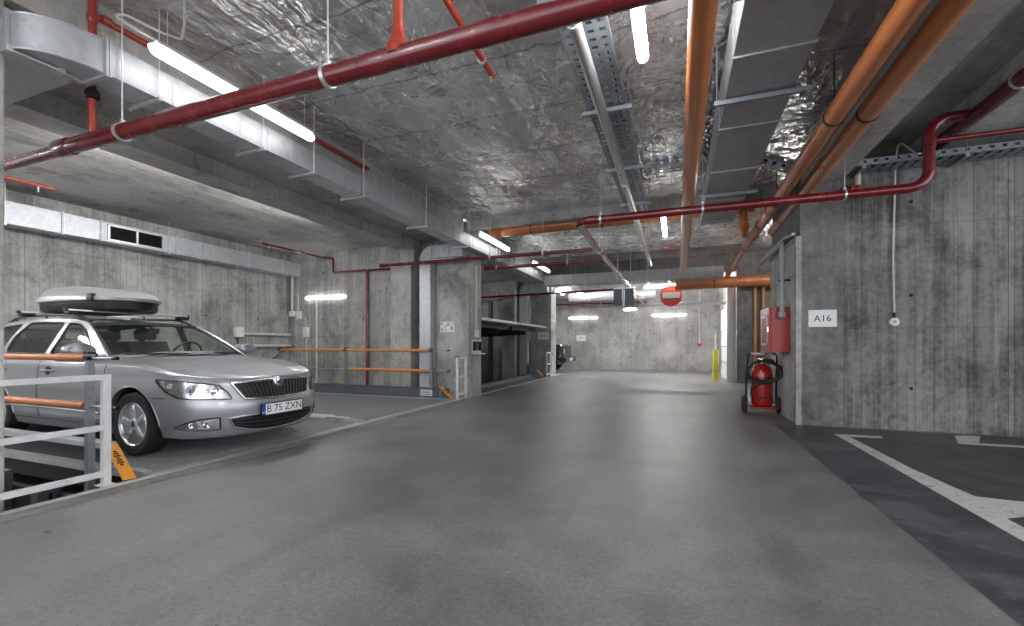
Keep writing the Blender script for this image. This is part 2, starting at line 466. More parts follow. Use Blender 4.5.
class Car:
    NOSE = [(.15, .80), (.20, .875), (.27, .905), (.36, .922), (.46, .932), (.53, .928), (.56, .905), (.62, .892), (.68, .876), (.73, .858), (.76, .835), (.80, .79)]
    TAIL = [(.20, -3.52), (.30, -3.60), (.45, -3.64), (.60, -3.63), (.70, -3.59), (.90, -3.55), (1.0, -3.52)]
    WID = [(.16, .80), (.22, .835), (.32, .862), (.46, .880), (.60, .885), (.70, .882), (.80, .874), (.88, .862), (.95, .838), (1.02, .815)]
    TOP = [(-3.64, .985), (-3.2, .99), (-2.2, .965), (-1.2, .935), (-.5, .915), (0.0, .885), (.30, .838), (.50, .804), (.66, .778), (.76, .762), (.82, .754), (.88, .752), (1.0, .750)]
    XC, XR, EX = 0.0, -3.15, 2.75
    WB, AR, WR, FA = -2.62, .372, .316, -.06
    def __init__(s, x, y, z, sx=1.0, sy=1.0, sz=1.0):
        s.o = Vector((x, y, z)); s.s = Vector((sx, sy, sz))
    def w(s, p): return Vector((s.o.x + p[0] * s.s.x, s.o.y + p[1] * s.s.y, s.o.z + p[2] * s.s.z))
    def nose(s, z): return lerp_tab(s.NOSE, z)
    def wid(s, z): return lerp_tab(s.WID, z)
    def P(s, phi, z, off=0.0):
        """point on the skirt of the body; phi 0 = front centre, pi/2 = start of the flank, positive = left"""
        sg = -1 if phi < 0 else 1; a = min(abs(phi), PI / 2); e = 2 / s.EX
        n = s.nose(z); W = s.wid(z)
        x = s.XC + (n - s.XC) * max(math.cos(a), 0) ** e; y = W * math.sin(a) ** e
        if off:
            nx = max(math.cos(a), 0) ** (2 - e) / (n - s.XC); ny = math.sin(a) ** (2 - e) / W
            l = math.hypot(nx, ny); x += off * nx / l; y += off * ny / l
        return Vector((x, sg * y, z))
    def phi_y(s, y, z): # lateral position to parameter
        q = min(abs(y) / s.wid(z), 1.0); return (1 if y >= 0 else -1) * math.asin(q ** (s.EX / 2))
    def F(s, y, z, off=0.0): return s.P(s.phi_y(y, z), z, off)
    def S(s, x, z, side=-1, off=0.0): # flank point at station x
        W = s.wid(z)
        if x > s.XC:
            n = s.nose(z); q = min((x - s.XC) / (n - s.XC), 1)
            y = W * (1 - q ** s.EX) ** (1 / s.EX)
        elif x < s.XR:
            n = lerp_tab(s.TAIL, z); q = min((s.XR - x) / (s.XR - n), 1); y = W * (1 - q ** 4) ** .25
        else: y = W
        return Vector((x, side * (y + off), z))
    def zlow(s, x):
        base = lerp_tab([(-3.64, .30), (-3.1, .235), (-2.9, .21), (-.5, .195), (.4, .20), (.55, .185), (1.0, .175)], x)
        for c in (s.FA, s.WB):
            d = abs(x - c)
            if d < s.AR: base = max(base, .316 + math.sqrt(s.AR ** 2 - d * d))
        return base
    # columns of the half perimeter, front centre to rear centre (right side, y < 0)
    def columns(s):
        c = []
        for i in range(15): c.append(('f', PI / 2 * .80 * i / 14))
        xs = []
        x0 = s.P(PI / 2 * .80, .5).x
        arc = [-math.cos(PI * k / 22) * s.AR for k in range(23)]
        xs += [a for a in [x0 - .03, x0 - .07, x0 - .11, x0 - .15] if a > s.FA + s.AR + .012]
        xs += [s.FA + s.AR + .003] + [s.FA - a for a in arc][0:23] + [s.FA - s.AR - .003]
        n = 14
        a, b = s.FA - s.AR - .003, s.WB + s.AR + .003
        xs += [a + (b - a) * k / n for k in range(1, n)]
        xs += [b] + [s.WB - q for q in arc] + [s.WB - s.AR - .003]
        xs += [s.WB - s.AR - .08, -3.1]
        c += [('x', q) for q in xs]
        for i in range(1, 11): c.append(('r', PI / 2 * i / 10))
        return c
    def colpt(s, c, t, zl, zt):
        z = zl + (zt - zl) * t
        k, a = c
        if k == 'f': return s.P(-a, z)
        if k == 'x': return s.S(a, z)
        n = lerp_tab(s.TAIL, z); W = s.wid(z); e = .5
        return Vector((s.XR + (n - s.XR) * math.sin(a) ** e, -W * max(math.cos(a), 0) ** e, z))
    def body(s):
        mb = MB(); cols = s.columns(); T = [0, .03, .08, .14, .2, .27, .34, .41, .48, .55, .62, .69, .76, .83, .89, .94, .975, 1.0]
        rows_r = []; edges = []
        for c in cols:
            x = s.P(-c[1], .45).x if c[0] == 'f' else c[1] if c[0] == 'x' else s.colpt(c, .5, .4, .9).x
            zl = s.zlow(x); zt = lerp_tab(s.TOP, x)
            if c[0] == 'f': zt = lerp_tab(s.TOP, s.P(-c[1], .76).x)
            col = [s.colpt(c, t, zl, zt) for t in T]
            # rounded shoulder
            e = col[-1]
            ctr = Vector((max(min(e.x, .55), -3.2), 0, 0)); d = Vector((ctr.x - e.x, -e.y, 0))
            d = d.normalized() if d.length > 1e-6 else Vector((-1, 0, 0))
            k = (1.0 if x < .25 else max(.30, 1.0 - (x - .25) * 1.6)) if x > -.6 else .7
            for di, dz in ((.012, .010), (.030, .019), (.055, .026)):
                col.append(e + d * di * k + Vector((0, 0, dz * k)))
            # inner lip at the bottom
            low = col[0]; inn = Vector((-.03 if c[0] == 'f' else 0, 0 if c[0] == 'f' else .05, .0))
            if c[0] == 'f': inn = Vector((-.05, .02 if low.y < -.1 else 0, .01))
            col.insert(0, low + inn)
            rows_r.append(col); edges.append(col[-1])
        mir = lambda p: Vector((p.x, -p.y, p.z))
        mb.grid([[s.w(p) for p in col] for col in rows_r], flip=False)
        mb.grid([[s.w(mir(p)) for p in col] for col in rows_r], flip=True)
        # bonnet: rows between the two shoulder edges back to the scuttle
        bon = [e for e in edges if e.x > -.60]
        n = 20; rows = []
        ZC = [(-.6, .985), (-.40, .972), (-.1, .938), (.2, .884), (.45, .836), (.62, .804), (.74, .781), (.84, .764)]
        for e in bon:
            row = []
            for k in range(n + 1):
                r = -1 + 2 * k / n
                zc = max(lerp_tab(ZC, e.x), e.z)
                f = 1 - abs(r) ** 2.6
                # soft V creases running from the grille to the screen pillars
                g = math.exp(-((abs(r) - .58) / .045) ** 2) * .013 * min(1, max(0, (abs(e.y) - .3) / .3))
                row.append(s.w((e.x - .0 * f, -e.y * r * -1 if False else e.y * -r, e.z + (zc - e.z) * f + g)))
            rows.append(row)
        mb.grid(rows, flip=False)
        return mb, edges
    def strip(s, phi0, phi1, zt, zb, N=16, Mr=5, off=.004):
        """a patch on the nose between two heights (functions of a 0..1)"""
        rows = []
        for i in range(N + 1):
            a = i / N; phi = phi0 + (phi1 - phi0) * a
            rows.append([s.w(s.P(phi, zb(a) + (zt(a) - zb(a)) * k / Mr, off)) for k in range(Mr + 1)])
        return MB().grid(rows)
    def tubeon(s, pts, r, n=8, close=False):
        q = [s.w(p) for p in pts]
        return MB().sweep(q + ([q[0]] if close else []), r, n)

def patch_poly(poly, fn, holes=()):
    """triangulated panel with holes; fn maps a 2D point to 3D"""
    rings = [[Vector((p[0], p[1], 0)) for p in poly]] + [[Vector((p[0], p[1], 0)) for p in h] for h in holes]
    tri = tessellate_polygon(rings); flat = [v for r in rings for v in r]
    mb = MB(); vs = [fn(p.x, p.y) for p in flat]
    fs = []
    for t in tri:
        a, b, c = (flat[i] for i in t)
        fs.append(tuple(t) if (b - a).cross(c - a).z > 0 else tuple(t)[::-1])
    return mb.add(vs, fs)
def dense(poly, n=4):
    out = []
    for i, p in enumerate(poly):
        q = poly[(i + 1) % len(poly)]
        for k in range(n): out.append((p[0] + (q[0] - p[0]) * k / n, p[1] + (q[1] - p[1]) * k / n))
    return out
def roundpoly(poly, rad=.05, seg=4):
    pts = [Vector((p[0], p[1], 0)) for p in poly]; out = []
    n = len(pts)
    for i in range(n):
        a, p, b = pts[i - 1], pts[i], pts[(i + 1) % n]
        da, db = (a - p), (b - p); t = min(rad, da.length * .4, db.length * .4)
        p0, p1 = p + da.normalized() * t, p + db.normalized() * t
        for k in range(seg + 1):
            f = k / seg; q = p0 * (1 - f) ** 2 + p * 2 * f * (1 - f) + p1 * f * f; out.append((q.x, q.y))
    return out

def build_wheel(c, side, parent, big=1.0):
    """tyre, rim with five twin spokes, brake disc; side -1 faces -y"""
    d = Vector((0, side, 0)); c = Vector(c); Rr = .316 * big
    t = MB().lathe([(.205 * big, -.085), (.235 * big, -.10), (.29 * big, -.104), (.310 * big, -.085), (.316 * big, -.04), (.3165 * big, 0), (.316 * big, .04), (.310 * big, .085), (.29 * big, .104), (.235 * big, .10), (.212 * big, .088), (.205 * big, .07)], c, d, 48)
    # tread grooves
    ty = obj('tyre', t, M['tyre'], parent, 35)
    r = MB().lathe([(.207 * big, .070), (.217 * big, .090), (.212 * big, .096), (.201 * big, .090), (.193 * big, .074), (.190 * big, .055)], c, d, 48)
    ex = Vector((1, 0, 0)); ez = Vector((0, 0, 1))
    for k in range(5):
        a0 = PI / 2 + .16 + 2 * PI * k / 5
        u1 = ex * math.cos(a0) + ez * math.sin(a0); pr = u1.cross(d).normalized()
        vs = []
        for (rr, wd, y0, y1) in ((.035, .030, .045, .080), (.10, .029, .050, .086), (.16, .037, .050, .084), (.199, .052, .050, .080)):
            p = c + u1 * rr * big
            vs += [p - pr * wd * 1.05 * big + d * y0, p + pr * wd * 1.05 * big + d * y0, p + pr * wd * big + d * (y1 - .008), p + pr * wd * .72 * big + d * y1, p - pr * wd * .72 * big + d * y1, p - pr * wd * big + d * (y1 - .008)]
        fs = []
        for i in range(3):
            for j in range(6): fs.append((i * 6 + j, i * 6 + (j + 1) % 6, i * 6 + 6 + (j + 1) % 6, i * 6 + 6 + j))
        fs += [(5, 4, 3, 2, 1, 0), (18, 19, 20, 21, 22, 23)]
        r.add(vs, fs)
    r.lathe([(.0, .04), (.058, .04), (.060, .078), (.048, .088), (.030, .088), (.028, .080), (0, .080)], c, d, 24)
    ba = MB().lathe([(.193 * big, .072), (.188 * big, .0), (.188 * big, -.08)], c, d, 40)
    obj('rim_barrel', ba, M['galv_dark'], ty, 40)
    rim = obj('alloy_rim', r, M['alloy'], ty, 35, label='bright five-spoke alloy rim')
    b = MB().lathe([(0, .0), (.14 * big, .0), (.14 * big, .015), (.08 * big, .018), (0, .018)], c, d, 28)
    obj('brake_disc', b, M['galv_dark'], ty, 35)
    obj('hub_cap', MB().lathe([(.030, .080), (.030, .090), (.022, .095), (0, .095)], c, d, 20), M['trim'], ty, 40)
    return ty

def build_estate(x, y, z):
    C = Car(x, y, z); w = C.w
    root = thing('estate_car', (x - 1.3, y, z), 'silver estate car with roof box, parked on the lifting platform', 'car')
    mb, edges = C.body()
    body = obj('body_shell', mb, M['silver'], root, 50)
    # underbody, wheel wells
    ub = MB().box(*sorted((w((-3.45, 0, 0)).x, w((.62, 0, 0)).x)), w((0, -.60, 0)).y, w((0, .60, 0)).y, w((0, 0, .18)).z, w((0, 0, .62)).z)
    ub.box(w((-2.2, 0, 0)).x, w((-.4, 0, 0)).x, w((0, -.80, 0)).y, w((0, .80, 0)).y, w((0, 0, .185)).z, w((0, 0, .40)).z)
    for cx in (C.FA, C.WB):
        for sg in (-1, 1):
            rows = []
            for (rr, yy) in ((.0, .54), (.39, .54), (.392, .56), (.392, .83)):
                rows.append([w((cx + rr * math.cos(PI * k / 20), sg * yy, .300 + rr * math.sin(PI * k / 20))) for k in range(21)])
            ub.grid(rows)
    obj('underbody', ub, M['trim'], root, 40)
    for cx in (C.FA, C.WB):
        for sg in (-1, 1): build_wheel(w((cx, sg * .775, .316)), sg, root)
    # --- greenhouse
    def gy(X, Z):
        f = max(0, (Z - .93) / .48)
        return .800 - .155 * f - .06 * f * f - max(0, (-X - 2.7)) * .05
    ZR = 1.385
    side_poly = [(-.56, .925), (-.80, 1.075), (-1.02, 1.205), (-1.20, 1.305), (-1.36, 1.365), (-1.60, 1.405), (-2.0, 1.425), (-2.4, 1.425), (-2.8, 1.41), (-3.1, 1.385), (-3.36, 1.345), (-3.42, 1.25), (-3.50, 1.08), (-3.54, .985), (-2.6, .96), (-1.6, .94)]
    win1 = roundpoly([(-.86, .985), (-1.02, 1.11), (-1.24, 1.26), (-1.42, 1.335), (-1.66, 1.362), (-1.70, .995)], .05)
    win2 = roundpoly([(-1.82, .998), (-1.77, 1.365), (-2.2, 1.378), (-2.50, 1.375), (-2.66, 1.20), (-2.66, 1.01)], .05)
    win3 = roundpoly([(-2.80, 1.02), (-2.76, 1.18), (-2.66, 1.36), (-3.02, 1.335), (-3.24, 1.30), (-3.36, 1.06)], .05)
    for sg in (-1, 1):
        fn = lambda X, Z, sg=sg: w((X, sg * gy(X, Z), Z))
        m = patch_poly(dense(side_poly, 3), fn, [dense(q, 1) for q in (win1, win2, win3)])
        if sg > 0: m.f = [f[::-1] for f in m.f]
        obj('window_frame', m, M['silver'], body, 40)
        fi = lambda X, Z, sg=sg: w((X, sg * (gy(X, Z) - .008), Z))
        for q in (win1, win2, win3):
            g = patch_poly(q, fi)
            if sg > 0: g.f = [f[::-1] for f in g.f]
            obj('side_window', g, M['glass'], root, 40, label='dark tinted side window')
            e = [w((p[0], sg * (gy(p[0], p[1]) + .0), p[1])) for p in q]
            obj('window_seal', MB().sweep(e + [e[0]], .0085, 6, False), M['trim'], root, 40)
    # windscreen between scuttle and header
    rows = []
    for i in range(9):
        f = i / 8; row = []
        for k in range(17):
            r = -1 + 2 * k / 16
            yb, yt = .755, .585
            X0 = -.40 - .20 * abs(r) ** 2.2; X1 = -1.20 - .12 * abs(r) ** 2
            Z0 = .975 - .04 * abs(r) ** 2; Z1 = 1.365 - .03 * abs(r) ** 2
            bow = math.sin(f * PI) * .02
            row.append(w((X0 + (X1 - X0) * f + bow * .4, r * (yb + (yt - yb) * f), Z0 + (Z1 - Z0) * f + bow)))
        rows.append(row)
    obj('windscreen', MB().grid(rows), M['glass'], root, 40, label='sloping clear windscreen')
    left = [r[0] for r in rows]; right = [r[-1] for r in rows]
    seal = MB()
    border = left + rows[-1][1:] + right[::-1][1:] + rows[0][::-1][1:]
    seal.sweep([p + Vector((0, 0, .003)) for p in border], .014, 8, False)
    # black ceramic band along the top and foot
    seal.grid([[p + Vector((.004, 0, .004)) for p in rows[0]], [a.lerp(b, .9) + Vector((.004, 0, .004)) for a, b in zip(rows[0], rows[1])]])
    seal.grid([[a.lerp(b, .45) + Vector((.004, 0, .004)) for a, b in zip(rows[-1], rows[-2])], [p + Vector((.004, 0, .004)) for p in rows[-1]]])
    obj('windscreen_seal', seal, M['trim'], root, 40)
    # screen pillars between windscreen edge and side frame
    ap = MB()
    prof = [(-.56, .925), (-.80, 1.075), (-1.02, 1.205), (-1.20, 1.305), (-1.36, 1.365)]
    for sg, edge in ((-1, left), (1, right)):
        rr = []
        for i in range(9):
            f = i / 8 * 4; j = min(int(f), 3); g = f - j
            X = prof[j][0] + (prof[j + 1][0] - prof[j][0]) * g; Z = prof[j][1] + (prof[j + 1][1] - prof[j][1]) * g
            o = w((X, sg * gy(X, Z), Z)); ii = edge[i]
            mid = (o + ii) / 2 + Vector((.008, sg * .010, .012))
            rr.append([o, o.lerp(mid, .6) + Vector((0, sg * .003, .003)), mid, mid.lerp(ii, .6), ii])
        obj('screen_pillar', MB().grid(rr, flip=sg < 0), M['silver'], body, 40)
    # roof
    roof = MB(); rr = []
    rp = [(-1.20, -1.36, 1.365, 1.365), (-1.32, -1.50, 1.392, 1.390), (-1.6, -1.66, 1.424, 1.410), (-2.0, -2.0, 1.442, 1.425), (-2.4, -2.4, 1.446, 1.425), (-2.8, -2.8, 1.436, 1.41), (-3.1, -3.1, 1.418, 1.385), (-3.42, -3.36, 1.385, 1.345)]
    for i, (xc, xe, zc, ze) in enumerate(rp):
        row = []
        for k in range(17):
            r = -1 + 2 * k / 16; a = abs(r)
            ye = gy(xe, ze)
            if i == 0:
                p = Vector(rows[-1][k]); row.append(p + Vector((-.002, 0, .002)))
                continue
            row.append(w((xc + (xe - xc) * a ** 2, r * ye, ze + (zc - ze) * (1 - a ** 3))))
        rr.append(row)
    roof.grid(rr)
    # corner fill between first rows and frame top
    obj('roof_panel', roof, M['silver'], root, 50)
    # tailgate
    tg = MB(); rr = []
    for i in range(7):
        f = i / 6; X = -3.40 - .14 * f ** .8; Z = 1.36 - (1.36 - .97) * f
        rr.append([w((X - .06 * (1 - abs(r) ** 2.), r * gy(-3.4, Z), Z + .02 * (1 - f) * (1 - r * r))) for r in [-1 + k / 6 for k in range(13)]])
    tg.grid(rr, flip=False)
    obj('tailgate', tg, M['silver'], root, 50)
    # scuttle and wipers
    sc = MB()
    sc.grid([[w((-.38 - .2 * abs(r) ** 2.2, r * .77, .972 - .04 * r * r)) for r in [-1 + k / 8 for k in range(17)]], [w((-.46 - .2 * abs(r) ** 2.2, r * .77, .962 - .04 * r * r)) for r in [-1 + k / 8 for k in range(17)]]])
    obj('scuttle_grille', sc, M['trim'], root, 40)
    for (ya, yb_) in ((-.10, -.68), (.55, .02)):
        wp = MB().sweep([w((-.42, ya, .985)), w((-.46, (ya + yb_) / 2, 1.005)), w((-.52, yb_, 1.0))], .007, 6)
        wp.bar(w((-.43, ya + .02, .992)), w((-.545, yb_ - .02, 1.012)), .012, .02)
        obj('wiper', wp, M['trim'], root, 40)
    # --- roof rails and cross bars
    for sg in (-1, 1):
        yy = lambda X: sg * (gy(X, 1.41) - .03)
        pts = [w((-1.38, yy(-1.4), 1.375)), w((-1.52, yy(-1.5), 1.425)), w((-1.75, yy(-1.7), 1.452)), w((-2.2, yy(-2.2), 1.468)), w((-2.7, yy(-2.7), 1.462)), w((-3.05, yy(-3.), 1.435)), w((-3.22, yy(-3.2), 1.385))]
        rl = MB().sweep(fillet(pts, .2, 3), .015, 8)
        for X in (-1.55, -2.3, -3.0): rl.rod(w((X, yy(X), 1.39)), w((X, yy(X), 1.455)), .014, 8)
        obj('roof_rail', rl, M['trim'], root, 40)
    for X in (-1.62, -2.62):
        bar = MB().box(w((X - .028, 0, 0)).x, w((X + .028, 0, 0)).x, w((0, -.66, 0)).y, w((0, .66, 0)).y, w((0, 0, 1.497)).z, w((0, 0, 1.519)).z, .006)
        rb = obj('roof_bar', bar, M['clip'], root, 40, label='pale aluminium roof bar')
        for sg in (-1, 1):
            ft = MB().box(w((X - .05, 0, 0)).x, w((X + .05, 0, 0)).x, w((0, sg * .53, 0)).y, w((0, sg * .67, 0)).y, w((0, 0, 1.452)).z, w((0, 0, 1.50)).z, .012)
            ft.rod(w((X, sg * .665, 1.51)), w((X, sg * .69, 1.51)), .019, 10)
            obj('bar_foot', ft, M['black'], rb, 40)
    # --- front lamps
    for sg in (-1, 1):
        ph0 = C.phi_y(.50, .65); ph1 = PI / 2 * .845
        def zt(a): return lerp_tab([(0, .578), (.05, .640), (.14, .708), (.4, .733), (.75, .757), (1, .768)], a)
        def zb(a): return lerp_tab([(0, .566), (.5, .576), (.70, .590), (.85, .640), (.94, .695), (1, .752)], a)
        st = C.strip(sg * ph0, sg * ph1, lambda a: zt(a), lambda a: min(zb(a), zt(a) - .012), 22, 6, .003)
        if sg < 0: st.f = [f[::-1] for f in st.f]
        lampin = obj('headlight', st, M['lamp_in'], root, 50)
        # projector and indicator
        for (pa, rad, zz, mt, nm) in ((.50, .050, .668, 'lens', 'projector_lens'), (.20, .044, .645, 'chrome', 'main_beam_reflector'), (.80, .030, .705, 'amber', 'indicator_lamp')):
            ph = ph0 + (ph1 - ph0) * pa
            c = w(C.P(sg * ph, zz, .001)); nrm = (C.P(sg * ph, zz, .02) - C.P(sg * ph, zz, 0)).normalized()
            nrm = (nrm + Vector((.6, 0, 0))).normalized()
            q = MB().lathe([(rad * 1.0, -.01), (rad * 1.0, .006), (rad * .86, .011), (rad * .8, .006)] , c, nrm, 24)
            obj('lamp_ring', q, M['chrome'], lampin, 40)
            q = MB().lathe([(rad * .8, 0), (rad * .62, .008), (rad * .3, .013), (0, .014)], c, nrm, 24)
            obj(nm, q, M[mt], lampin, 60)
        st2 = C.strip(sg * ph0, sg * ph1, lambda a: zt(a), lambda a: min(zb(a), zt(a) - .012), 22, 6, .018)
        if sg < 0: st2.f = [f[::-1] for f in st2.f]
        obj('lamp_cover', st2, M['lamp_glass'], lampin, 60)
        pts = [C.P(sg * (ph0 + (ph1 - ph0) * i / 22), zt(i / 22), .010) for i in range(23)] + [C.P(sg * (ph0 + (ph1 - ph0) * i / 22), min(zb(i / 22), zt(i / 22) - .012), .010) for i in range(22, -1, -1)]
        obj('lamp_seal', C.tubeon(pts, .006, 6, True), M['trim'], lampin, 50)
        # fog lamp
        f0, f1 = C.phi_y(.585, .33), C.phi_y(.808, .33)
        zt2 = lambda a: .388 - .085 * a ** 2.6; zb2 = lambda a: .272 + .004 * a + .022 * a ** 4
        st = C.strip(sg * f0, sg * f1, zt2, zb2, 14, 5, .003)
        if sg < 0: st.f = [f[::-1] for f in st.f]
        fog = obj('fog_light', st, M['lamp_in'], root, 50)
        for pa, rd in ((.28, .038), (.62, .030)):
            ph = f0 + (f1 - f0) * pa; c = w(C.P(sg * ph, .325, .002)); nrm = Vector((1, sg * .25, 0)).normalized()
            obj('fog_lens', MB().lathe([(rd, 0), (rd, .008), (rd * .8, .012), (rd * .5, .004), (0, .003)], c, nrm, 20), M['chrome'], fog, 40)
        pts = [C.P(sg * (f0 + (f1 - f0) * i / 14), zt2(i / 14), .006) for i in range(15)] + [C.P(sg * (f0 + (f1 - f0) * i / 14), zb2(i / 14), .006) for i in range(14, -1, -1)]
        obj('fog_surround', C.tubeon(pts, .008, 6, True), M['trim'], fog, 50)
        # headlamp washer cap and side rubbing line
        # door mirror
        mc = w((-.80, sg * .945, 1.045))
        mm = MB().lathe([(0, -.10), (.05, -.095), (.088, -.06), (.10, -.01), (.098, .045), (.085, .075), (.05, .085), (0, .088)], (0, 0, 0), (1, 0, 0), 22)
        for v in mm.v: v.y *= 1.32; v.z *= .78
        mm.xform(Matrix.Translation(mc))
        mir = obj('door_mirror', mm, M['silver'], root, 50)
        arm = MB().bar(w((-.80, sg * .80, .985)), w((-.80, sg * .88, 1.0)), .09, .05)
        obj('mirror_arm', arm, M['trim'], mir, 40)
        gl = MB().lathe([(0, -.104), (.075, -.100), (.082, -.09)], (0, 0, 0), (1, 0, 0), 20)
        for v in gl.v: v.y *= 1.32; v.z *= .78
        obj('mirror_glass', gl.xform(Matrix.Translation(mc)), M['chrome'], mir, 40)
        # door shut lines, handles, sill line
        sl = MB()
        def seam(pts, r=.0045): sl.sweep([w(C.S(a, b, sg, .0005)) for a, b in pts], r, 5)
        seam([(-.50, .34 + .56 * k / 8) for k in range(9)])
        seam([(-1.72, .30 + .62 * k / 8) for k in range(9)])
        seam([(-2.70 + .46 * (1 - k / 8) ** 2 * (1 if k < 6 else 1), .34 + .60 * k / 8) for k in range(9)])
        seam([(-.50 - 1.75 * k / 8, .285) for k in range(9)])
        ws = [C.P(sg * (PI / 2 * .78 + .14 * PI / 2 * k / 6), .585, .0005) for k in range(7)]
        sl.sweep([w(p) for p in ws] + [w(C.S(.37, .59, sg))], .004, 5)
        obj('panel_seams', sl, M['trim'], root, 40)
        for X in (-1.50, -2.48):
            hd = MB().sweep([w(C.S(X - .10, .815, sg, .002)), w(C.S(X - .08, .82, sg, .035)), w(C.S(X + .07, .82, sg, .035)), w(C.S(X + .10, .815, sg, .002))], .014, 8)
            hh = obj('door_handle', hd, M['silver'], root, 40)
            obj('handle_recess', MB().lathe([(.055, .0), (.05, .004), (0, .002)], w(C.S(X - .02, .815, sg, .0)), (0, sg, 0), 20), M['trim'], hh, 40)
        cr = MB().sweep([w(C.S(-.6 - 2.4 * k / 16, .40 + .012 * math.sin(k / 16 * PI), sg, .002)) for k in range(17)], .010, 8)
        obj('sill_moulding', cr, M['silver'], root, 60)
        # arch lips
        for cx in (C.FA, C.WB):
            lp = [w(C.S(cx + math.cos(PI * k / 20) * .374, .316 + math.sin(PI * k / 20) * .374, sg, .001)) for k in range(21)]
            obj('arch_lip', MB().sweep(lp, .007, 6), M['silver'], root, 60)
    # --- grille
    gt = lambda a: .728 - .012 * abs(2 * a - 1) ** 2.2 + .008 * math.exp(-((a - .5) / .10) ** 2)
    gb = lambda a: .540 + .018 * abs(2 * a - 1) ** 2
    yT, yB = .482, .395
    def gp(a, f, off): # f 0 bottom 1 top
        zz = gb(a) + (gt(a) - gb(a)) * f; yy = (2 * a - 1) * (yB + (yT - yB) * f)
        return C.F(yy, zz, off)
    def gpatch(off, a0=0, a1=1, f0=0, f1=1, N=24, Mr=4):
        return MB().grid([[w(gp(a0 + (a1 - a0) * i / N, f0 + (f1 - f0) * k / Mr, off)) for k in range(Mr + 1)] for i in range(N + 1)])
    gr = obj('grille', gpatch(.004), M['black'], root, 40)
    for i in range(20):
        a = (i + .5) / 20
        p = [w(gp(a, .06 + .86 * k / 6, .012)) for k in range(7)]
        sl = MB()
        for q0, q1 in zip(p, p[1:]): sl.bar(q0, q1, .010, .004, (1, 0, 0))
        obj('grille_slat', sl, M['slat'], gr, 40)
    ring = [gp(i / 30, 1, .010) for i in range(31)] + [gp(1, 1 - k / 6, .010) for k in range(1, 6)] + [gp(1 - i / 30, 0, .010) for i in range(31)] + [gp(0, k / 6, .010) for k in range(1, 6)]
    obj('grille_surround', C.tubeon(ring, .013, 8, True), M['chrome'], gr, 60, label='chrome grille surround')
    # upper chrome band of the grille
    ub = MB().grid([[w(gp(i / 24, f, o)) for f, o in ((.95, .012), (.98, .017), (1.03, .017), (1.08, .006))] for i in range(25)])
    obj('grille_top_band', ub, M['chrome'], gr, 60)
    bc = w(C.F(0, .700, .026)); nv = Vector((1, 0, .35)).normalized()
    bd = MB().lathe([(.058, -.03), (.058, .004), (.052, .011), (.043, .008), (0, .007)], bc, nv, 32)
    badge = obj('front_badge', bd, M['chrome'], gr, 50, label='round chrome badge with winged arrow mark')
    uy = Vector((0, 1, 0)); ux2 = nv.cross(uy) * -1
    fr = frame(bc + nv * .0095, (0, 1, 0), nv.cross(Vector((0, 1, 0))))
    wing = MB().add([(-.030, -.006, 0), (-.010, -.012, 0), (.006, -.010, 0), (.030, .004, 0), (.012, .000, 0), (.016, .014, 0), (.004, .004, 0), (.002, .020, 0), (-.008, .004, 0), (-.018, .012, 0), (-.016, -.001, 0)], [(0, 1, 2, 3, 4, 5, 6, 7, 8, 9, 10)])
    obj('badge_mark', MB().add([p * 1.25 for p in wing.v], wing.f).xform(fr), M['plate_blue'], badge)
    # --- lower intake
    it = lambda a: .392 - .02 * abs(2 * a - 1) ** 3; ib = lambda a: .208 + .072 * abs(2 * a - 1) ** 2.6
    def ip(a, f, off):
        zz = ib(a) + (it(a) - ib(a)) * f; return C.F((2 * a - 1) * (.475 + .05 * f), zz, off)
    lo = obj('lower_intake', MB().grid([[w(ip(i / 24, k / 4, .003)) for k in range(5)] for i in range(25)]), M['black'], root, 40)
    for f in (.25, .5, .75):
        obj('intake_bar', MB().sweep([w(ip(.03 + .94 * i / 20, f, .008)) for i in range(21)], .008, 6), M['trim'], lo, 40)
    ring = [ip(i / 24, 1, .002) for i in range(25)] + [ip(1 - i / 24, 0, .002) for i in range(25)]
    obj('intake_lip', C.tubeon(ring, .010, 6, True), M['silver'], lo, 60)
    # --- number plate
    pc = w((.955, 0, .425)); plate = MB().box(pc.x - .012, pc.x, pc.y - .262, pc.y + .262, pc.z - .058, pc.z + .058, .004)
    npl = obj('number_plate', plate, M['sign_white'], root, label='white number plate reading B 75 ZXN')
    fr = frame(pc + Vector((.0015, .022, 0)), (0, 1, 0), (0, 0, 1))
    obj('plate_lettering', text_mb('B 75 ZXN', .108, .0006).xform(fr), M['sign_ink'], npl)
    obj('plate_band', MB().box(pc.x, pc.x + .0012, pc.y - .260, pc.y - .218, pc.z - .055, pc.z + .055), M['plate_blue'], npl)
    fr = frame(pc + Vector((.0022, -.239, -.030)), (0, 1, 0), (0, 0, 1))
    obj('country_code', text_mb('RO', .026, .0004).xform(fr), M['sign_white'], npl)
    bord = MB()
    for (a0, a1, b0, b1) in ((-.266, .266, .056, .064), (-.266, .266, -.064, -.056), (-.268, -.260, -.064, .064), (.260, .268, -.064, .064)):
        bord.box(pc.x - .01, pc.x + .002, pc.y + a0, pc.y + a1, pc.z + b0, pc.z + b1)
    obj('plate_frame', bord, M['black'], npl)
    # --- interior
    itr = MB().box(w((-3.3, 0, 0)).x, w((-.5, 0, 0)).x, w((0, -.74, 0)).y, w((0, .74, 0)).y, w((0, 0, .5)).z, w((0, 0, .62)).z)
    itr.prism([(w((-.50, 0, 0)).x, w((0, 0, .6)).z), (w((-.50, 0, 0)).x, w((0, 0, .94)).z), (w((-.75, 0, 0)).x, w((0, 0, .955)).z), (w((-1.05, 0, 0)).x, w((0, 0, .90)).z), (w((-1.10, 0, 0)).x, w((0, 0, .6)).z)], 'y', w((0, -.74, 0)).y, w((0, .74, 0)).y)
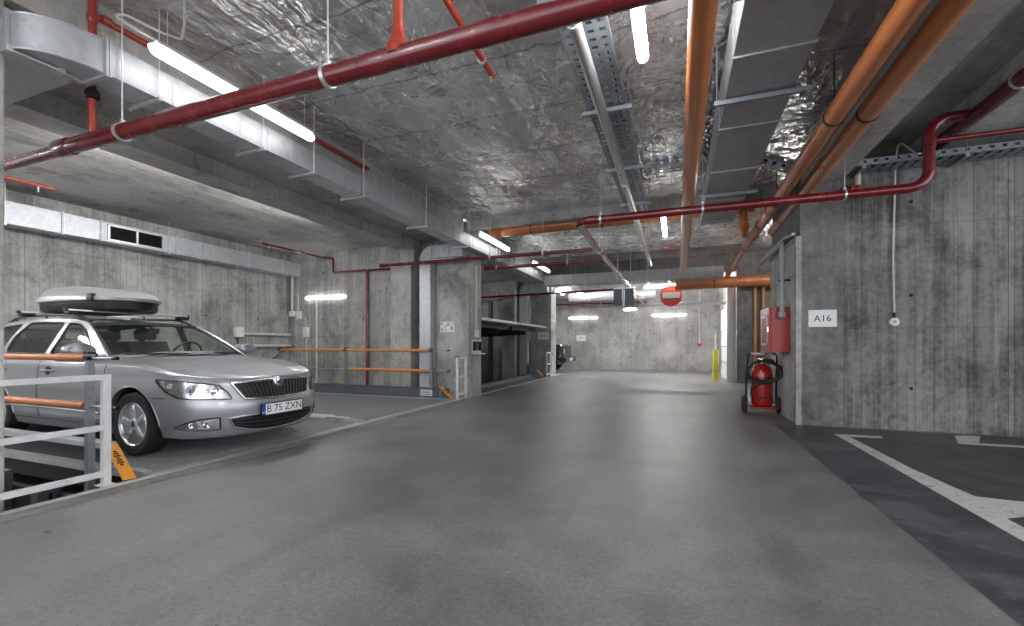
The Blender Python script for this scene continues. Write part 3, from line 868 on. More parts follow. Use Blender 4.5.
    for sg in (-1, 1): itr.box(w((-3.3, 0, 0)).x, w((-.7, 0, 0)).x, w((0, sg * .76, 0)).y, w((0, sg * .72, 0)).y, w((0, 0, .55)).z, w((0, 0, .95)).z)
    obj('dashboard_tub', itr, M['interior'], root)
    def seat(X, Y, wd):
        m = MB()
        m.prism([(w((X, 0, 0)).x, w((0, 0, .58)).z), (w((X + .50, 0, 0)).x, w((0, 0, .62)).z), (w((X + .48, 0, 0)).x, w((0, 0, .74)).z), (w((X + .04, 0, 0)).x, w((0, 0, .72)).z), (w((X - .20, 0, 0)).x, w((0, 0, 1.15)).z), (w((X - .30, 0, 0)).x, w((0, 0, 1.14)).z), (w((X - .12, 0, 0)).x, w((0, 0, .60)).z)], 'y', w((0, Y - wd, 0)).y, w((0, Y + wd, 0)).y)
        m.box(w((X - .31, 0, 0)).x, w((X - .22, 0, 0)).x, w((0, Y - .13, 0)).y, w((0, Y + .13, 0)).y, w((0, 0, 1.17)).z, w((0, 0, 1.31)).z, .03)
        m.rod(w((X - .26, Y - .05, 1.12)), w((X - .26, Y - .05, 1.2)), .008); m.rod(w((X - .26, Y + .05, 1.12)), w((X - .26, Y + .05, 1.2)), .008)
        obj('car_seat', m, M['interior'], root, 30)
    seat(-1.75, -.36, .24); seat(-1.75, .36, .24); seat(-2.65, -.40, .30); seat(-2.65, .40, .30)
    ph = [w((-1.16 + .19 * math.cos(2 * PI * k / 24) * .45, .36 + .19 * math.sin(2 * PI * k / 24), .97 + .19 * math.cos(2 * PI * k / 24) * .88)) for k in range(25)]
    sw = MB().sweep(ph, .014, 8, False); sw.rod(w((-1.0, .36, .90)), w((-1.16, .36, .97)), .03)
    for a in (0, 2.1, 4.2): sw.rod(w((-1.16, .36, .97)), ph[int(a / (2 * PI) * 24)], .012, 6)
    obj('steering_wheel', sw, M['trim'], root, 40)
    mr = MB().box(w((-1.32, 0, 0)).x, w((-1.30, 0, 0)).x, w((0, -.12, 0)).y, w((0, .12, 0)).y, w((0, 0, 1.25)).z, w((0, 0, 1.315)).z, .008)
    mr.rod(w((-1.30, 0, 1.30)), w((-1.27, 0, 1.345)), .008)
    obj('rear_view_mirror', mr, M['trim'], root)
    # aerial base and roof end spoiler
    return root

CARX, CARY = -4.98, 3.62
estate = build_estate(CARX, CARY, 0.0)

# roof box: silver lid over a black tray, lying on the bars
def roof_box(x0, x1, yc, wd, z):
    root = thing('roof_box', ((x0 + x1) / 2, yc, z), 'silver roof box with black underside strapped on the car roof', 'roof box')
    L = x1 - x0
    def half(f, k):   # plan half width along the box
        f = max(0, min(1, f)); base = 1 - (abs(f - .45) / .58) ** 3.2 * .52
        return wd * base * k
    N = 26
    def ring(zrel, k, inset):
        pts = []
        for i in range(N + 1):
            f = i / N; pts.append((x0 + inset + (L - 2 * inset) * f, yc - half(f, k) * (min(1, (f + .03) * 9) ** .5) * (min(1, (1.03 - f) * 9) ** .5), z + zrel))
        for i in range(N, -1, -1):
            f = i / N; pts.append((x0 + inset + (L - 2 * inset) * f, yc + half(f, k) * (min(1, (f + .03) * 9) ** .5) * (min(1, (1.03 - f) * 9) ** .5), z + zrel))
        return [Vector(p) for p in pts]
    def top(zrel, k, inset, slope):
        r = ring(zrel, k, inset)
        for p in r:
            f = (p.x - x0) / L
            p.z -= slope * max(0, f - .45) ** 1.5 * 1.2 + slope * .55 * max(0, .28 - f) ** 1.2
        return r
    tray = [ring(0, .70, .16), ring(0.0, .88, .08), ring(.03, .95, .05), ring(.145, .97, .04)]
    m = MB().grid(tray, close=True); n = len(tray[0])
    for a, b in ((tray[0], 1), (tray[-1], 0)):
        for i in range(N):
            q = (a[i], a[i + 1], a[n - 2 - i], a[n - 1 - i]); m.add(q, [(3, 2, 1, 0) if b else (0, 1, 2, 3)])
    m.f = [f for f in m.f]
    obj('box_tray', m, M['black'], root, 40, label='black lower tray')
    lid = [ring(.125, .98, .035), ring(.13, 1.02, .015), ring(.165, 1.03, .01), top(.20, .99, .03, .06), top(.275, .92, .10, .13), top(.31, .84, .17, .20), top(.33, .66, .26, .25), top(.338, .40, .34, .27)]
    m = MB().grid(lid, close=True); a = lid[-1]
    for i in range(N): m.add((a[i], a[i + 1], a[n - 2 - i], a[n - 1 - i]), [(0, 1, 2, 3)])
    ld = obj('box_lid', m, M['silver_box'], root, 42)
    st = MB()
    # black buckle over the lid edge near the front
    f = .80; X = x0 + L * f; yy = yc - half(f, 1.03)
    st.box(X - .05, X + .05, yy - .012, yy + .05, z + .12, z + .205, .01)
    st.obox((X - .01, yy + .07, z + .215), (.05, 0, -.006), (0, .06, .028), (0, -.003, .008))
    obj('lid_buckle', st, M['black'], root, 40)
    st = MB().sweep([(X, yy + .05, z + .19), (X - .01, yy + .13, z + .245), (X - .02, yc, z + .285)], .006, 6)
    for q in (.25, .62):
        xx = x0 + L * q
        st = MB().box(xx - .03, xx + .03, yc - .28, yc - .20, z - .018, z + .012, .004)
        obj('mounting_clamp', st, M['black'], root, 40)
    return root
roof_box(-7.86, -6.20, 3.50, .40, 1.510)
# ------------------------------------------------------------------ room shell
ZC = 3.78           # foil ceiling
XE = -4.10          # edge of the drive lane along the lifting platforms
fl = MB().add([(XE, -7, 0), (9, -7, 0), (9, 20, 0), (XE, 20, 0)], [(0, 1, 2, 3)])
fl.add([(XE, -7, 0), (XE, 20, 0), (XE, 20, -.25), (XE, -7, -.25)], [(3, 2, 1, 0)])
struct('floor', fl, M['floor'])
lip = MB().box(XE - .045, XE + .035, 1.50, 20, -.20, .006)
struct('floor_edge_trim', lip, M['galv_dull'])
lip = MB().box(XE + .035, XE + .20, -3, 8.38, -.10, .004)
struct('floor_edge_strip', lip, M['edge'])
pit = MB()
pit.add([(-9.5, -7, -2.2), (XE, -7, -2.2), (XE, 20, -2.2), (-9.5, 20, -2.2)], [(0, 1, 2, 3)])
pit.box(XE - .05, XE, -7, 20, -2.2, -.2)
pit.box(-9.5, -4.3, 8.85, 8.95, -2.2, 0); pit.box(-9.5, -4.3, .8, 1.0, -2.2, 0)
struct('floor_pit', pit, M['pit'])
pk = MB().add([(1.262, -7, .002), (9, -7, .002), (9, 7.05, .002), (1.262, 6.98, .002)], [(0, 1, 2, 3)])
struct('floor_parking_paint', pk, M['floor_paint'])
ln = MB()
def flat(poly, z=.004): ln.add([(p[0], p[1], z) for p in poly], [tuple(range(len(poly)))])
flat([(1.81, -6), (1.95, -6), (1.95, 3.70), (1.81, 3.66)])
flat([(1.81, 3.66), (1.95, 3.70), (2.02, 3.74), (2.10, 3.80), (2.02, 4.16), (1.95, 4.9), (1.93, 6.34), (1.81, 6.47)])
flat([(1.81, 6.47), (1.93, 6.34), (2.26, 6.36), (2.30, 6.52)])
flat([(2.10, 3.80), (2.30, 3.86), (5.2, 3.92), (5.2, 4.20), (2.26, 4.14), (2.02, 4.16)])
flat([(2.92, 6.30), (3.15, 6.42), (3.42, 6.94), (3.15, 6.88)])
flat([(2.92, 6.30), (3.15, 6.42), (6.0, 6.50), (6.0, 6.36)])
struct('floor_parking_lines', ln, M['line'])
bay_patch = MB().add([(2.15, 4.18, .0032), (5.2, 4.22, .0032), (5.9, 6.34, .0032), (2.9, 6.27, .0032), (2.35, 6.33, .0032), (1.97, 6.30, .0032), (1.97, 5.0, .0032)], [(0, 1, 2, 3, 4, 5, 6)])  # worn grey floor inside the bay lines
struct('floor_bay_patch', bay_patch, plain('worn_bay_concrete', (.058, .060, .064), .5, 0, .35, 4))

struct('ceiling', MB().add([(-4.25, -7, ZC), (1.62, -7, ZC), (1.62, 8.55, ZC), (-4.25, 8.55, ZC)], [(3, 2, 1, 0)]), M['foil'])
cl = MB().add([(1.62, -7, ZC), (9, -7, ZC), (9, 20, ZC), (1.62, 20, ZC)], [(3, 2, 1, 0)])
cl.add([(-9.5, 8.55, ZC), (1.62, 8.55, ZC), (1.62, 20, ZC), (-9.5, 20, ZC)], [(3, 2, 1, 0)])
struct('ceiling_concrete', cl, M['slab'])
cl = MB().add([(-4.25, 9.3, 3.70), (1.9, 9.3, 3.70), (1.9, 12.7, 3.70), (-4.25, 12.7, 3.70)], [(3, 2, 1, 0)])
cl.add([(-4.25, 9.3, 3.70), (1.9, 9.3, 3.70), (1.9, 9.3, 3.78), (-4.25, 9.3, 3.78)], [(0, 1, 2, 3)])
struct('ceiling_foil_far', cl, M['foil'])
struct('ceiling_bay', MB().box(-9.5, -4.95, -7, 20, 3.46, 3.62), M['slab'])
struct('beam_edge', MB().box(-5.50, -4.25, -7, 8.4, 3.45, 3.9), M['beam'])
struct('beam_bay', MB().box(-5.90, -5.50, -7, 8.42, 3.24, 3.6), M['beam'])
struct('beam_cross', MB().box(-4.25, 1.62, 8.55, 8.72, 3.60, 3.9), M['beam'])
struct('beam_far_bay', MB().box(-5.0, -4.2, 9.0, 20, 3.25, 3.9), M['beam'])
struct('beam_right', MB().box(1.62, 2.06, -7, 7.05, 3.30, 3.9), M['beam'])
struct('beam_right_outer', MB().box(2.94, 3.7, -7, 14.2, 3.66, 3.9), M['white_wall'])
struct('beam_right_cross', MB().box(2.1, 9, 8.9, 9.3, 3.3, 3.9), M['pillar_dark'])

struct('wall_left', MB().box(-9.7, -9.5, -7, 20.2, -2.2, 3.9), M['wall_y'])
struct('wall_back', MB().box(-9.7, 9, 20, 20.2, -2.2, 3.9), M['wall_far'])
struct('wall_bay_end', MB().box(-9.5, -4.88, 8.80, 9.0, -2.2, 3.6), M['wall_x'])
struct('pillar_bay', MB().box(-6.1, -5.56, 8.40, 8.85, -2.2, 2.96).box(-5.88, -5.52, 8.46, 8.85, 2.96, 3.46), M['pillar'])
struct('pillar_lane', MB().box(-4.90, -4.12, 8.38, 9.02, -2.2, 3.24, .012), M['pillar'])
struct('pillar_near', MB().box(-5.2, -4.30, .85, 1.60, -2.2, 3.5, .012), M['pillar'])
struct('wall_far_bay_end', MB().box(-9.5, -5.3, 15.35, 15.55, -2.2, 3.6), M['wall_x'])
struct('pillar_far_bay', MB().box(-6.0, -5.50, 14.95, 15.4, -2.2, 3.45), M['pillar'])
struct('pillar_far_lane', MB().box(-4.90, -4.14, 14.95, 15.62, -2.2, 3.3, .012), M['pillar'])
# right hand block with the parking number
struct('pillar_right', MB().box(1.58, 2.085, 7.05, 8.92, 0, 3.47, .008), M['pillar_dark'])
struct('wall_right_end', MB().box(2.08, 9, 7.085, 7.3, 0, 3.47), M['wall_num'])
struct('wall_side_panel', MB().box(1.545, 1.60, 7.12, 8.88, 0, 2.56), M['white_wall'])
tr = MB().box(1.53, 1.60, 7.04, 7.14, 0, 2.60, .006).box(1.53, 1.60, 7.14, 8.90, 2.54, 2.60, .004)
struct('trim_1', tr, M['pillar'])
tr = MB()
for y in (7.75, 8.45): tr.box(1.542, 1.55, y, y + .012, 1.75, 2.54)
tr.box(1.541, 1.55, 7.15, 8.88, 2.08, 2.09)
struct('trim_2', tr, M['seam'])
struct('wall_right', MB().box(9, 9.2, 7.0, 20.2, 0, 3.9), M['wall_y'])
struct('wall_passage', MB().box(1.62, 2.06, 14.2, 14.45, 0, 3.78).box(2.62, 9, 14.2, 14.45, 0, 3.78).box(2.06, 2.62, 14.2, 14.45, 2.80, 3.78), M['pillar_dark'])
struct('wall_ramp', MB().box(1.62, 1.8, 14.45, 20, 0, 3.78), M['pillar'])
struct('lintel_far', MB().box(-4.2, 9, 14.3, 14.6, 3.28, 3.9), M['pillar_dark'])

# ------------------------------------------------------------------ pipes
def rods(mb, pts, zt=ZC, r=.005):
    for p in pts: mb.rod(p, (p[0], p[1], zt), r, 6)
    return mb
def hanger(parent, p, r, zt=ZC, axis='x', mat='clip'):
    """ring clamp and threaded rod to the ceiling, as one part of its pipe"""
    p = Vector(p); d = Vector((1, 0, 0)) if axis == 'x' else Vector((0, 1, 0))
    m = MB().lathe([(r + .001, -.013), (r + .007, -.013), (r + .007, .013), (r + .001, .013)], p, d, 20)
    m.box(p.x - .012, p.x + .012, p.y - .012, p.y + .012, p.z + r, p.z + r + .035)
    m.rod((p.x, p.y, p.z + r + .03), (p.x, p.y, zt), .0055, 6)
    return obj('hanger', m, M[mat], parent, 40)
def pipe(name, label, cat, path, r, mat, bend=.12, group=None, hang=(), axis='x', seg=18, hangz=ZC, collars=(), loc=None):
    root = thing(name, loc or path[0], label, cat, group)
    obj('pipe_run', MB().sweep(fillet(path, bend), r, seg), mat, root, 40)
    for p in hang: hanger(root, p, r, hangz, axis, 'hanger_dark' if mat is M['orange'] else 'clip')
    for c in collars:
        p, d, rr, l = c
        p, d = Vector(p), Vector(d).normalized()
        m = MB().lathe([(r, -l), (rr * .94, -l), (rr, -l * .75), (rr, -l * .2), (rr * .96, -l * .15), (rr * .96, l * .15), (rr, l * .2), (rr, l * .75), (rr * .94, l), (r, l)], p, d, 20)
        obj('pipe_collar', m, mat, root, 40)
    return root
def sprinkler(parent, p, down=True):
    p = Vector(p)
    m = MB().rod(p, p + Vector((0, 0, -.05)), .011, 8).rod(p + Vector((0, 0, -.05)), p + Vector((0, 0, -.075)), .006, 6)
    m.lathe([(0, -.076), (.020, -.076), (.020, -.079), (0, -.079)], p, (0, 0, 1), 12)
    obj('sprinkler_head', m, M['clip'], parent, 40)

YA, ZA = 2.05, 2.685
root = thing('fire_main_pipe', (-3.0, YA, ZA), 'thick dark red fire main crossing the picture under the lamps', 'pipe')
obj('pipe_run', MB().sweep([(-4.62, YA, ZA), (1.9, YA, ZA)], .057, 22), M['red'], root, 40)
obj('reduced_run', MB().sweep([(-6.4, YA, ZA - .01), (-4.55, YA, ZA - .01)], .045, 20), M['red'], root, 40)
for x, rr in ((-4.60, .066), (-1.60, .0595), (-.9, .0595), (.9, .0595)):
    obj('pipe_collar', MB().lathe([(.05, -.09), (rr - .002, -.085), (rr, -.06), (rr, .06), (rr - .002, .085), (.05, .09)], (x, YA, ZA), (1, 0, 0), 22), M['red'], root, 40)
for x in (-3.87, -1.93, .31): hanger(root, (x, YA, ZA), .058 if x > -4.6 else .046, ZC if x > -4.2 else 3.45, 'x')
# riser at the left with its branch behind the first lamp
br = MB().sweep(fillet([(-4.24, YA, ZA), (-4.24, YA, 3.66), (-4.22, 2.5, 3.66), (-4.20, 5.25, 3.66)], .05), .026, 14)
rb = obj('branch_pipe', br, M['red_b'], root, 40, label='orange-red branch rising behind the round duct bend')
m = MB().lathe([(.030, -.03), (.034, -.02), (.034, .02), (.030, .03)], (-4.24, YA, 3.63), (0, 0, 1), 16)
m.lathe([(.030, -.03), (.034, -.02), (.034, .02), (.030, .03)], (-4.22, 2.13, 3.66), (0, 1, 0), 16)
m.rod((-4.24, YA, 3.66), (-4.24, YA, ZC), .026, 14)
obj('tee_fitting', m, M['red_b'], rb, 40)
m = MB().lathe([(.03, -.03), (.045, -.02), (.045, .03), (.03, .05)], (-4.24, YA, 3.03), (0, 0, 1), 16)
obj('rubber_sleeve', m, M['black'], rb, 40)
sprinkler(rb, (-4.20, 5.15, 3.64))
# riser in the middle with its branch
br = MB().sweep(fillet([(-1.44, YA, ZA), (-1.44, YA, 3.62), (-1.56, 2.5, 3.62), (-1.62, 3.80, 3.62)], .06), .027, 14)
rb = obj('branch_pipe', br, M['red_b'], root, 40, label='orange-red branch rising from the main and ending in a sprinkler')
obj('reducing_tee', MB().lathe([(.066, .0), (.062, .06), (.05, .085), (.045, .10), (.034, .14), (.034, .17), (.027, .175)], (-1.44, YA, ZA), (0, 0, 1), 20), M['red_b'], rb, 40)
hanger(rb, (-1.615, 3.55, 3.62), .028, ZC, 'y')
sprinkler(rb, (-1.62, 3.76, 3.60))

# second main in front of the numbered wall
Z2, Y2 = 2.86, 6.2
root = thing('fire_ring_pipe', (1.0, Y2, Z2), 'dark red pipe crossing low in front of the A16 wall and turning up', 'pipe')
obj('pipe_run', MB().sweep(fillet([(-1.35, 18.2, Z2), (-1.35, Y2, Z2), (2.62, Y2, Z2 + .0), (2.62, Y2, 3.60), (3.0, Y2, 3.60)], .19, 8), .054, 20), M['red'], root, 40)
obj('ceiling_run', MB().sweep([(3.0, -6.5, 3.57), (3.0, 8.8, 3.57)], .078, 22), M['red'], root, 40)
obj('side_branch', MB().sweep([(2.62, Y2, 3.36), (5.5, Y2, 3.36)], .03, 14), M['red'], root, 40)
for x in (-1.0, .31, 1.84): hanger(root, (x, Y2, Z2), .055, ZC if x < 1.6 else 3.30, 'x')
hanger(root, (3.0, 5.5, 3.57), .079, ZC, 'y')
for y in (8.2, 11.0, 14.0): hanger(root, (-1.35, y, Z2), .055, ZC, 'y')
obj('pipe_collar', MB().lathe([(.05, -.06), (.060, -.055), (.060, .055), (.05, .06)], (2.62, Y2, 3.36), (0, 0, 1), 20), M['red'], root, 40)
obj('pipe_collar', MB().lathe([(.05, -.06), (.060, -.055), (.060, .055), (.05, .06)], (-1.12, Y2, Z2), (1, 0, 0), 20), M['red'], root, 40)

# bay sprinkler lines
r_ = pipe('sprinkler_pipe', 'thin red sprinkler pipe under the slab, high above the back of the car', 'pipe', [(-8.26, 2.4, 3.30), (-8.22, 3.55, 3.30)], .022, M['red_b'], hang=[(-8.25, 2.9, 3.30)], axis='y', hangz=3.46)
sprinkler(r_, (-8.23, 3.38, 3.285))
r_ = pipe('sprinkler_pipe', 'thin red pipe stepping down the bay end wall beside the wall lamp', 'pipe', [(-8.36, 7.0, 3.29), (-8.30, 8.62, 3.29), (-8.02, 8.70, 3.27), (-8.02, 8.70, 2.90), (-6.12, 8.70, 2.90)], .024, M['red'], .05, hang=[(-8.34, 7.9, 3.29)], axis='y', hangz=3.46)
sprinkler(r_, (-8.36, 7.14, 3.27))
r_ = pipe('drop_pipe', 'thin dark red vertical pipe on the bay end wall', 'pipe', [(-7.0, 8.72, 2.90), (-7.0, 8.72, .05)], .03, M['red'], hang=(), collars=[((-7.0, 8.72, 2.05), (0, 0, 1), .04, .03)])
pipe('sprinkler_pipe', 'long red pipe running across the front of the pillar with the pictogram notice', 'pipe', [(-6.15, 8.08, 2.85), (-1.45, 8.08, 2.85)], .034, M['red'], hang=[(-3.50, 8.08, 2.85), (-2.4, 8.08, 2.85)], axis='x',
     collars=[((-6.05, 8.08, 2.85), (1, 0, 0), .045, .05)])
pipe('sprinkler_pipe', 'red pipe starting behind the pillar with the pictogram notice, above the raised platform', 'pipe', [(-4.15, 9.25, 2.86), (-1.45, 9.25, 2.86)], .038, M['red'], hang=[(-3.84, 9.25, 2.86), (-2.2, 9.25, 2.86)], axis='x')
pipe('sprinkler_pipe', 'red pipe passing in front of the lane pillar beside the black vehicle', 'pipe', [(-9.0, 14.5, 2.78), (-1.6, 14.5, 2.90)], .035, M['red'], hang=[(-3.9, 14.5, 2.865)], axis='x')
pipe('sprinkler_pipe', 'thin red pipe along the top of the back wall', 'pipe', [(-8, 19.8, 2.95), (-1.2, 19.8, 2.95)], .03, M['red'], hang=[(-3.2, 19.8, 2.95)], axis='x')

# orange drains
pipe('drain_pipe', 'thick orange drain pipe hanging beside the bright ceiling lamp', 'pipe', [(.147, -6.0, 3.14), (.147, 12.5, 3.06)], .084, M['orange'], hang=[(.147, 4.3, 3.113), (.147, 8.2, 3.09)], axis='y', seg=24,
     collars=[((.147, 5.3, 3.11), (0, 1, 0), .092, .05), ((.147, 9.3, 3.08), (0, 1, 0), .092, .05), ((.147, 10.1, 3.08), (0, 1, 0), .092, .05)])
pipe('drain_pipe', 'orange drain pipe of the slanting pair, the one beside the flat grey duct', 'pipe', [(1.355, -6, 3.24), (1.355, 4.2, 3.21), (1.33, 13.9, 3.10)], .084, M['orange'], .5, hang=[(1.353, 4.83, 3.203), (1.345, 7.3, 3.175), (1.34, 8.5, 3.162)], axis='y', seg=24,
     collars=[((1.34, 7.7, 3.175), (0, 1, 0), .093, .06), ((1.338, 9.2, 3.155), (0, 1, 0), .093, .06), ((1.335, 10.3, 3.14), (0, 1, 0), .093, .06)])
pipe('drain_pipe', 'orange drain pipe of the slanting pair, the one against the concrete beam', 'pipe', [(1.60, -6, 3.22), (1.60, 3.3, 3.20), (1.60, 9.15, 3.12), (2.6, 9.15, 3.12)], .084, M['orange'], .22, hang=[(1.60, 4.80, 3.177), (1.60, 6.9, 3.155)], axis='y', hangz=3.315, seg=24,
     collars=[((1.60, 5.9, 3.167), (0, 1, 0), .093, .05), ((1.60, 8.2, 3.135), (0, 1, 0), .093, .06)])
pipe('drain_pipe', 'wide orange pipe tight under the ceiling along the cross beam', 'pipe', [(-3.85, 8.95, 3.60), (1.3, 8.95, 3.63)], .135, M['orange'], hang=[(-2.9, 8.95, 3.605), (-1.4, 8.95, 3.61)], axis='x', seg=24)
pipe('drain_pipe', 'brown-orange pipe crossing below the far lintel beside the timber door frame', 'pipe', [(-.05, 13.9, 2.87), (4.2, 13.9, 2.93)], .16, M['orange'], hang=[(1.0, 13.9, 2.88)], axis='x', seg=24)
pipe('drain_bend', 'short curved orange pipe coming down from the ceiling beside the flat duct', 'pipe', [(1.12, 9.0, 3.62), (1.08, 8.55, 3.58), (1.06, 8.42, 3.36), (1.10, 8.62, 3.14), (1.14, 9.0, 3.12)], .07, M['orange'], .16, seg=18)

root = thing('beam_stripe', (1.60, 2, 3.32), 'white trunking on the beam side seen between the slanting orange pipes', 'stripe')
obj('stripe_body', MB().box(1.583, 1.618, -6, 7.0, 3.315, 3.50, .004), M['white'], root)  # pale stripe along the beam side, built as a white box
for y in (0, 2, 4, 6): obj('stripe_joint', MB().box(1.579, 1.583, y - .02, y + .02, 3.313, 3.502), M['light_body'], root)
# bright steel conduit under the cable tray
root = pipe('steel_conduit_pipe', 'bright steel pipe running under the ceiling cable tray', 'pipe', [(-.68, -6, 3.44), (-.68, 12.6, 3.30)], .05, M['steel_pipe'], hang=[(-.68, 3.05, 3.37), (-.68, 6.25, 3.346), (-.68, 7.85, 3.335)], axis='y', hangz=3.50)

# ------------------------------------------------------------------ cable trays
def tray_y(name, label, x0, x1, y0, y1, z, h=.07):
    root = thing(name, ((x0 + x1) / 2, y0, z), label, 'cable tray')
    m = MB()
    # perforated bed: ladder of strips leaving slots
    nb = int((y1 - y0) / .10)
    for k in range(nb + 1):
        y = y0 + (y1 - y0) * k / nb; m.box(x0, x1, y - .032, y + .032, z, z + .003)
    for q in range(5):
        x = x0 + (x1 - x0) * q / 4; m.box(x - .02 if q else x, x + .02 if q < 4 else x, y0, y1, z + .0005, z + .0035)
    obj('tray_bed', m, M['tray'], root)
    for x in (x0, x1):
        obj('side_flange', MB().box(x - .003, x + .003, y0, y1, z - .005, z + h).box(x - .010, x + .010, y0, y1, z - .008, z - .003), M['tray'], root)
    cb = MB()
    for q in range(5):
        xx = x0 + .05 + q * (x1 - x0 - .1) / 4
        cb.sweep([(xx + .012 * math.sin(k * 1.7 + q), y0 + (y1 - y0) * k / 30, z + .02 + .004 * (q % 2)) for k in range(31)], .011 + .003 * (q % 2), 6)
    obj('cables', cb, M['black_rubber'], root, 50)
    return root
t = tray_y('cable_tray', 'wide perforated cable tray hung along the ceiling over the lane', -.86, -.50, -6, 8.5, 3.56)
for y in (3.0, 4.6, 6.2, 7.8):
    b = MB().box(-.93, -.43, y - .021, y + .021, 3.50, 3.541)
    for x in (-.91, -.45): b.rod((x, y, 3.47), (x, y, ZC), .005, 6)
    obj('trapeze_bracket', b, M['tray'], t)

root = thing('wall_cable_tray', (1.6, 6.85, 3.35), 'perforated cable tray along the top of the A16 wall', 'cable tray')
def tray_seg(p, q, w, par, nm='tray_bed'):
    p, q = Vector(p), Vector(q); d = (q - p); L = d.length; d.normalize(); s = d.cross(Vector((0, 0, 1))).normalized(); u = s.cross(d)
    m = MB(); n = max(2, int(L / .11))
    for k in range(n):
        c = p + d * (L * (k + .5) / n); m.obox(c, d * .034, s * w / 2, u * .002)
    for e in (-1, 0, 1): m.obox((p + q) / 2 + s * e * (w / 2 - .015), d * L / 2, s * .015, u * .0022)
    obj(nm, m, M['tray'], par)
    # slotted flanges
    for e in (-1, 1):
        f = MB(); c = (p + q) / 2 + s * e * w / 2
        f.obox(c + u * .012, d * L / 2, s * .003, u * .012); f.obox(c + u * .066, d * L / 2, s * .003, u * .008)
        for k in range(n): f.obox(p + d * (L * (k + .5) / n) + s * e * w / 2 + u * .038, d * .034, s * .003, u * .018)
        obj('side_flange', f, M['tray'], par)
tray_seg((1.66, 6.88, 3.36), (6.5, 6.88, 3.36), .30, root)
tray_seg((1.02, 6.88, 3.66), (1.66, 6.88, 3.36), .30, root)
tray_seg((.98, 6.88, 3.66), (1.10, 6.88, 3.655), .30, root)
for x in (2.2, 3.2, 4.2):
    obj('tray_bracket', MB().box(x - .02, x + .02, 6.72, 7.085, 3.32, 3.355).rod((x, 6.74, 3.34), (x, 6.74, ZC), .006, 6), M['tray'], root)
cb = MB()
for q in range(4): cb.sweep([(1.0, 6.80 + q * .05, 3.69), (1.35, 6.80 + q * .05, 3.53), (1.66, 6.80 + q * .05, 3.39), (3, 6.80 + q * .05 + .01, 3.385), (6.4, 6.80 + q * .05, 3.385)], .012, 6)
obj('cables', cb, M['black_rubber'], root, 50)
t = thing('cross_cable_tray', (0, 6.9, 3.7), 'dark cable tray crossing under the ceiling beside the lamp', 'cable tray')
tray_seg((-.45, 6.9, 3.70), (.36, 6.9, 3.70), .28, t)
obj('tray_bracket', MB().box(-.30, -.27, 6.74, 7.06, 3.66, 3.695).rod((-.285, 6.75, 3.66), (-.285, 6.75, ZC), .005, 6).rod((-.285, 7.05, 3.66), (-.285, 7.05, ZC), .005, 6), M['tray'], t)

# ------------------------------------------------------------------ ducts
def duct_flange(par, x0, x1, y0, y1, z0, z1, axis, p, e=.022, t=.016):
    """pressed frame round a duct at a joint"""
    m = MB()
    if axis == 'y':
        for a in (p - t - .002, p + .002):
            m.box(x0 - e, x0, a, a + t, z0 - e, z1 + e).box(x1, x1 + e, a, a + t, z0 - e, z1 + e).box(x0, x1, a, a + t, z0 - e, z0).box(x0, x1, a, a + t, z1, z1 + e)
    elif axis == 'x':
        for a in (p - t - .002, p + .002):
            m.box(a, a + t, y0 - e, y0, z0 - e, z1 + e).box(a, a + t, y1, y1 + e, z0 - e, z1 + e).box(a, a + t, y0, y1, z0 - e, z0).box(a, a + t, y0, y1, z1, z1 + e)
    else:
        for a in (p - t - .002, p + .002):
            m.box(x0 - e, x0, y0 - e, y1 + e, a, a + t).box(x1, x1 + e, y0 - e, y1 + e, a, a + t).box(x0, x1, y0 - e, y0, a, a + t).box(x0, x1, y1, y1 + e, a, a + t)
    return obj('duct_flange', m, M['galv'], par)
# supply duct over the bay edge with the big bend
DX0, DX1, DZ0, DZ1 = -4.16, -3.90, 3.08, 3.315
root = thing('supply_duct', (-4.0, 2.0, DZ0), 'long pale galvanised duct with a round bend beside the first lamp', 'duct')
m = MB().box(DX0, DX1, 1.97, 13.0, DZ0, DZ1)
for y in [2.12 + .30 * k for k in range(1, 36)]: m.box(DX0 - .004, DX1 + .004, y - .004, y + .004, DZ0 - .004, DZ1 + .004)
obj('duct_run', m, M['galv'], root)
rows = []
for k in range(17):
    a = PI / 2 * k / 16; cx, cy = DX0 - .03, 1.97
    ro, ri = DX1 - DX0 + .03, .03
    ro_y = .40
    po = (cx + ro * math.cos(a), cy - ro_y * math.sin(a)); pi_ = (cx + ri * math.cos(a), cy - .03 * math.sin(a))
    rows.append([(po[0], po[1], DZ0), (po[0], po[1], DZ1), (pi_[0], pi_[1], DZ1), (pi_[0], pi_[1], DZ0)])
rows = [[(r[0][0], 2.14, r[0][2]), (r[1][0], 2.14, r[1][2]), (r[2][0], 2.14, r[2][2]), (r[3][0], 2.14, r[3][2])] if i < 0 else r for i, r in enumerate(rows)]
obj('duct_bend', MB().grid(rows, close=True), M['galv'], root, 40)
for q in (0, 1): obj('bend_rim', MB().sweep([r[q] for r in rows], .008, 6), M['clip'], root, 40)
obj('side_run', MB().box(-7.5, DX0 - .03, 1.57, 1.94, DZ0 + .001, DZ1 - .001), M['galv'], root)
duct_flange(root, DX0, DX1, 0, 0, DZ0, DZ1, 'y', 1.975)
duct_flange(root, 0, 0, 1.57, 1.94, DZ0, DZ1, 'x', DX0 - .02)
for y in (4.7, 6.35, 7.3, 9.0, 10.6, 12.2): duct_flange(root, DX0, DX1, 0, 0, DZ0, DZ1, 'y', y, .012, .010)
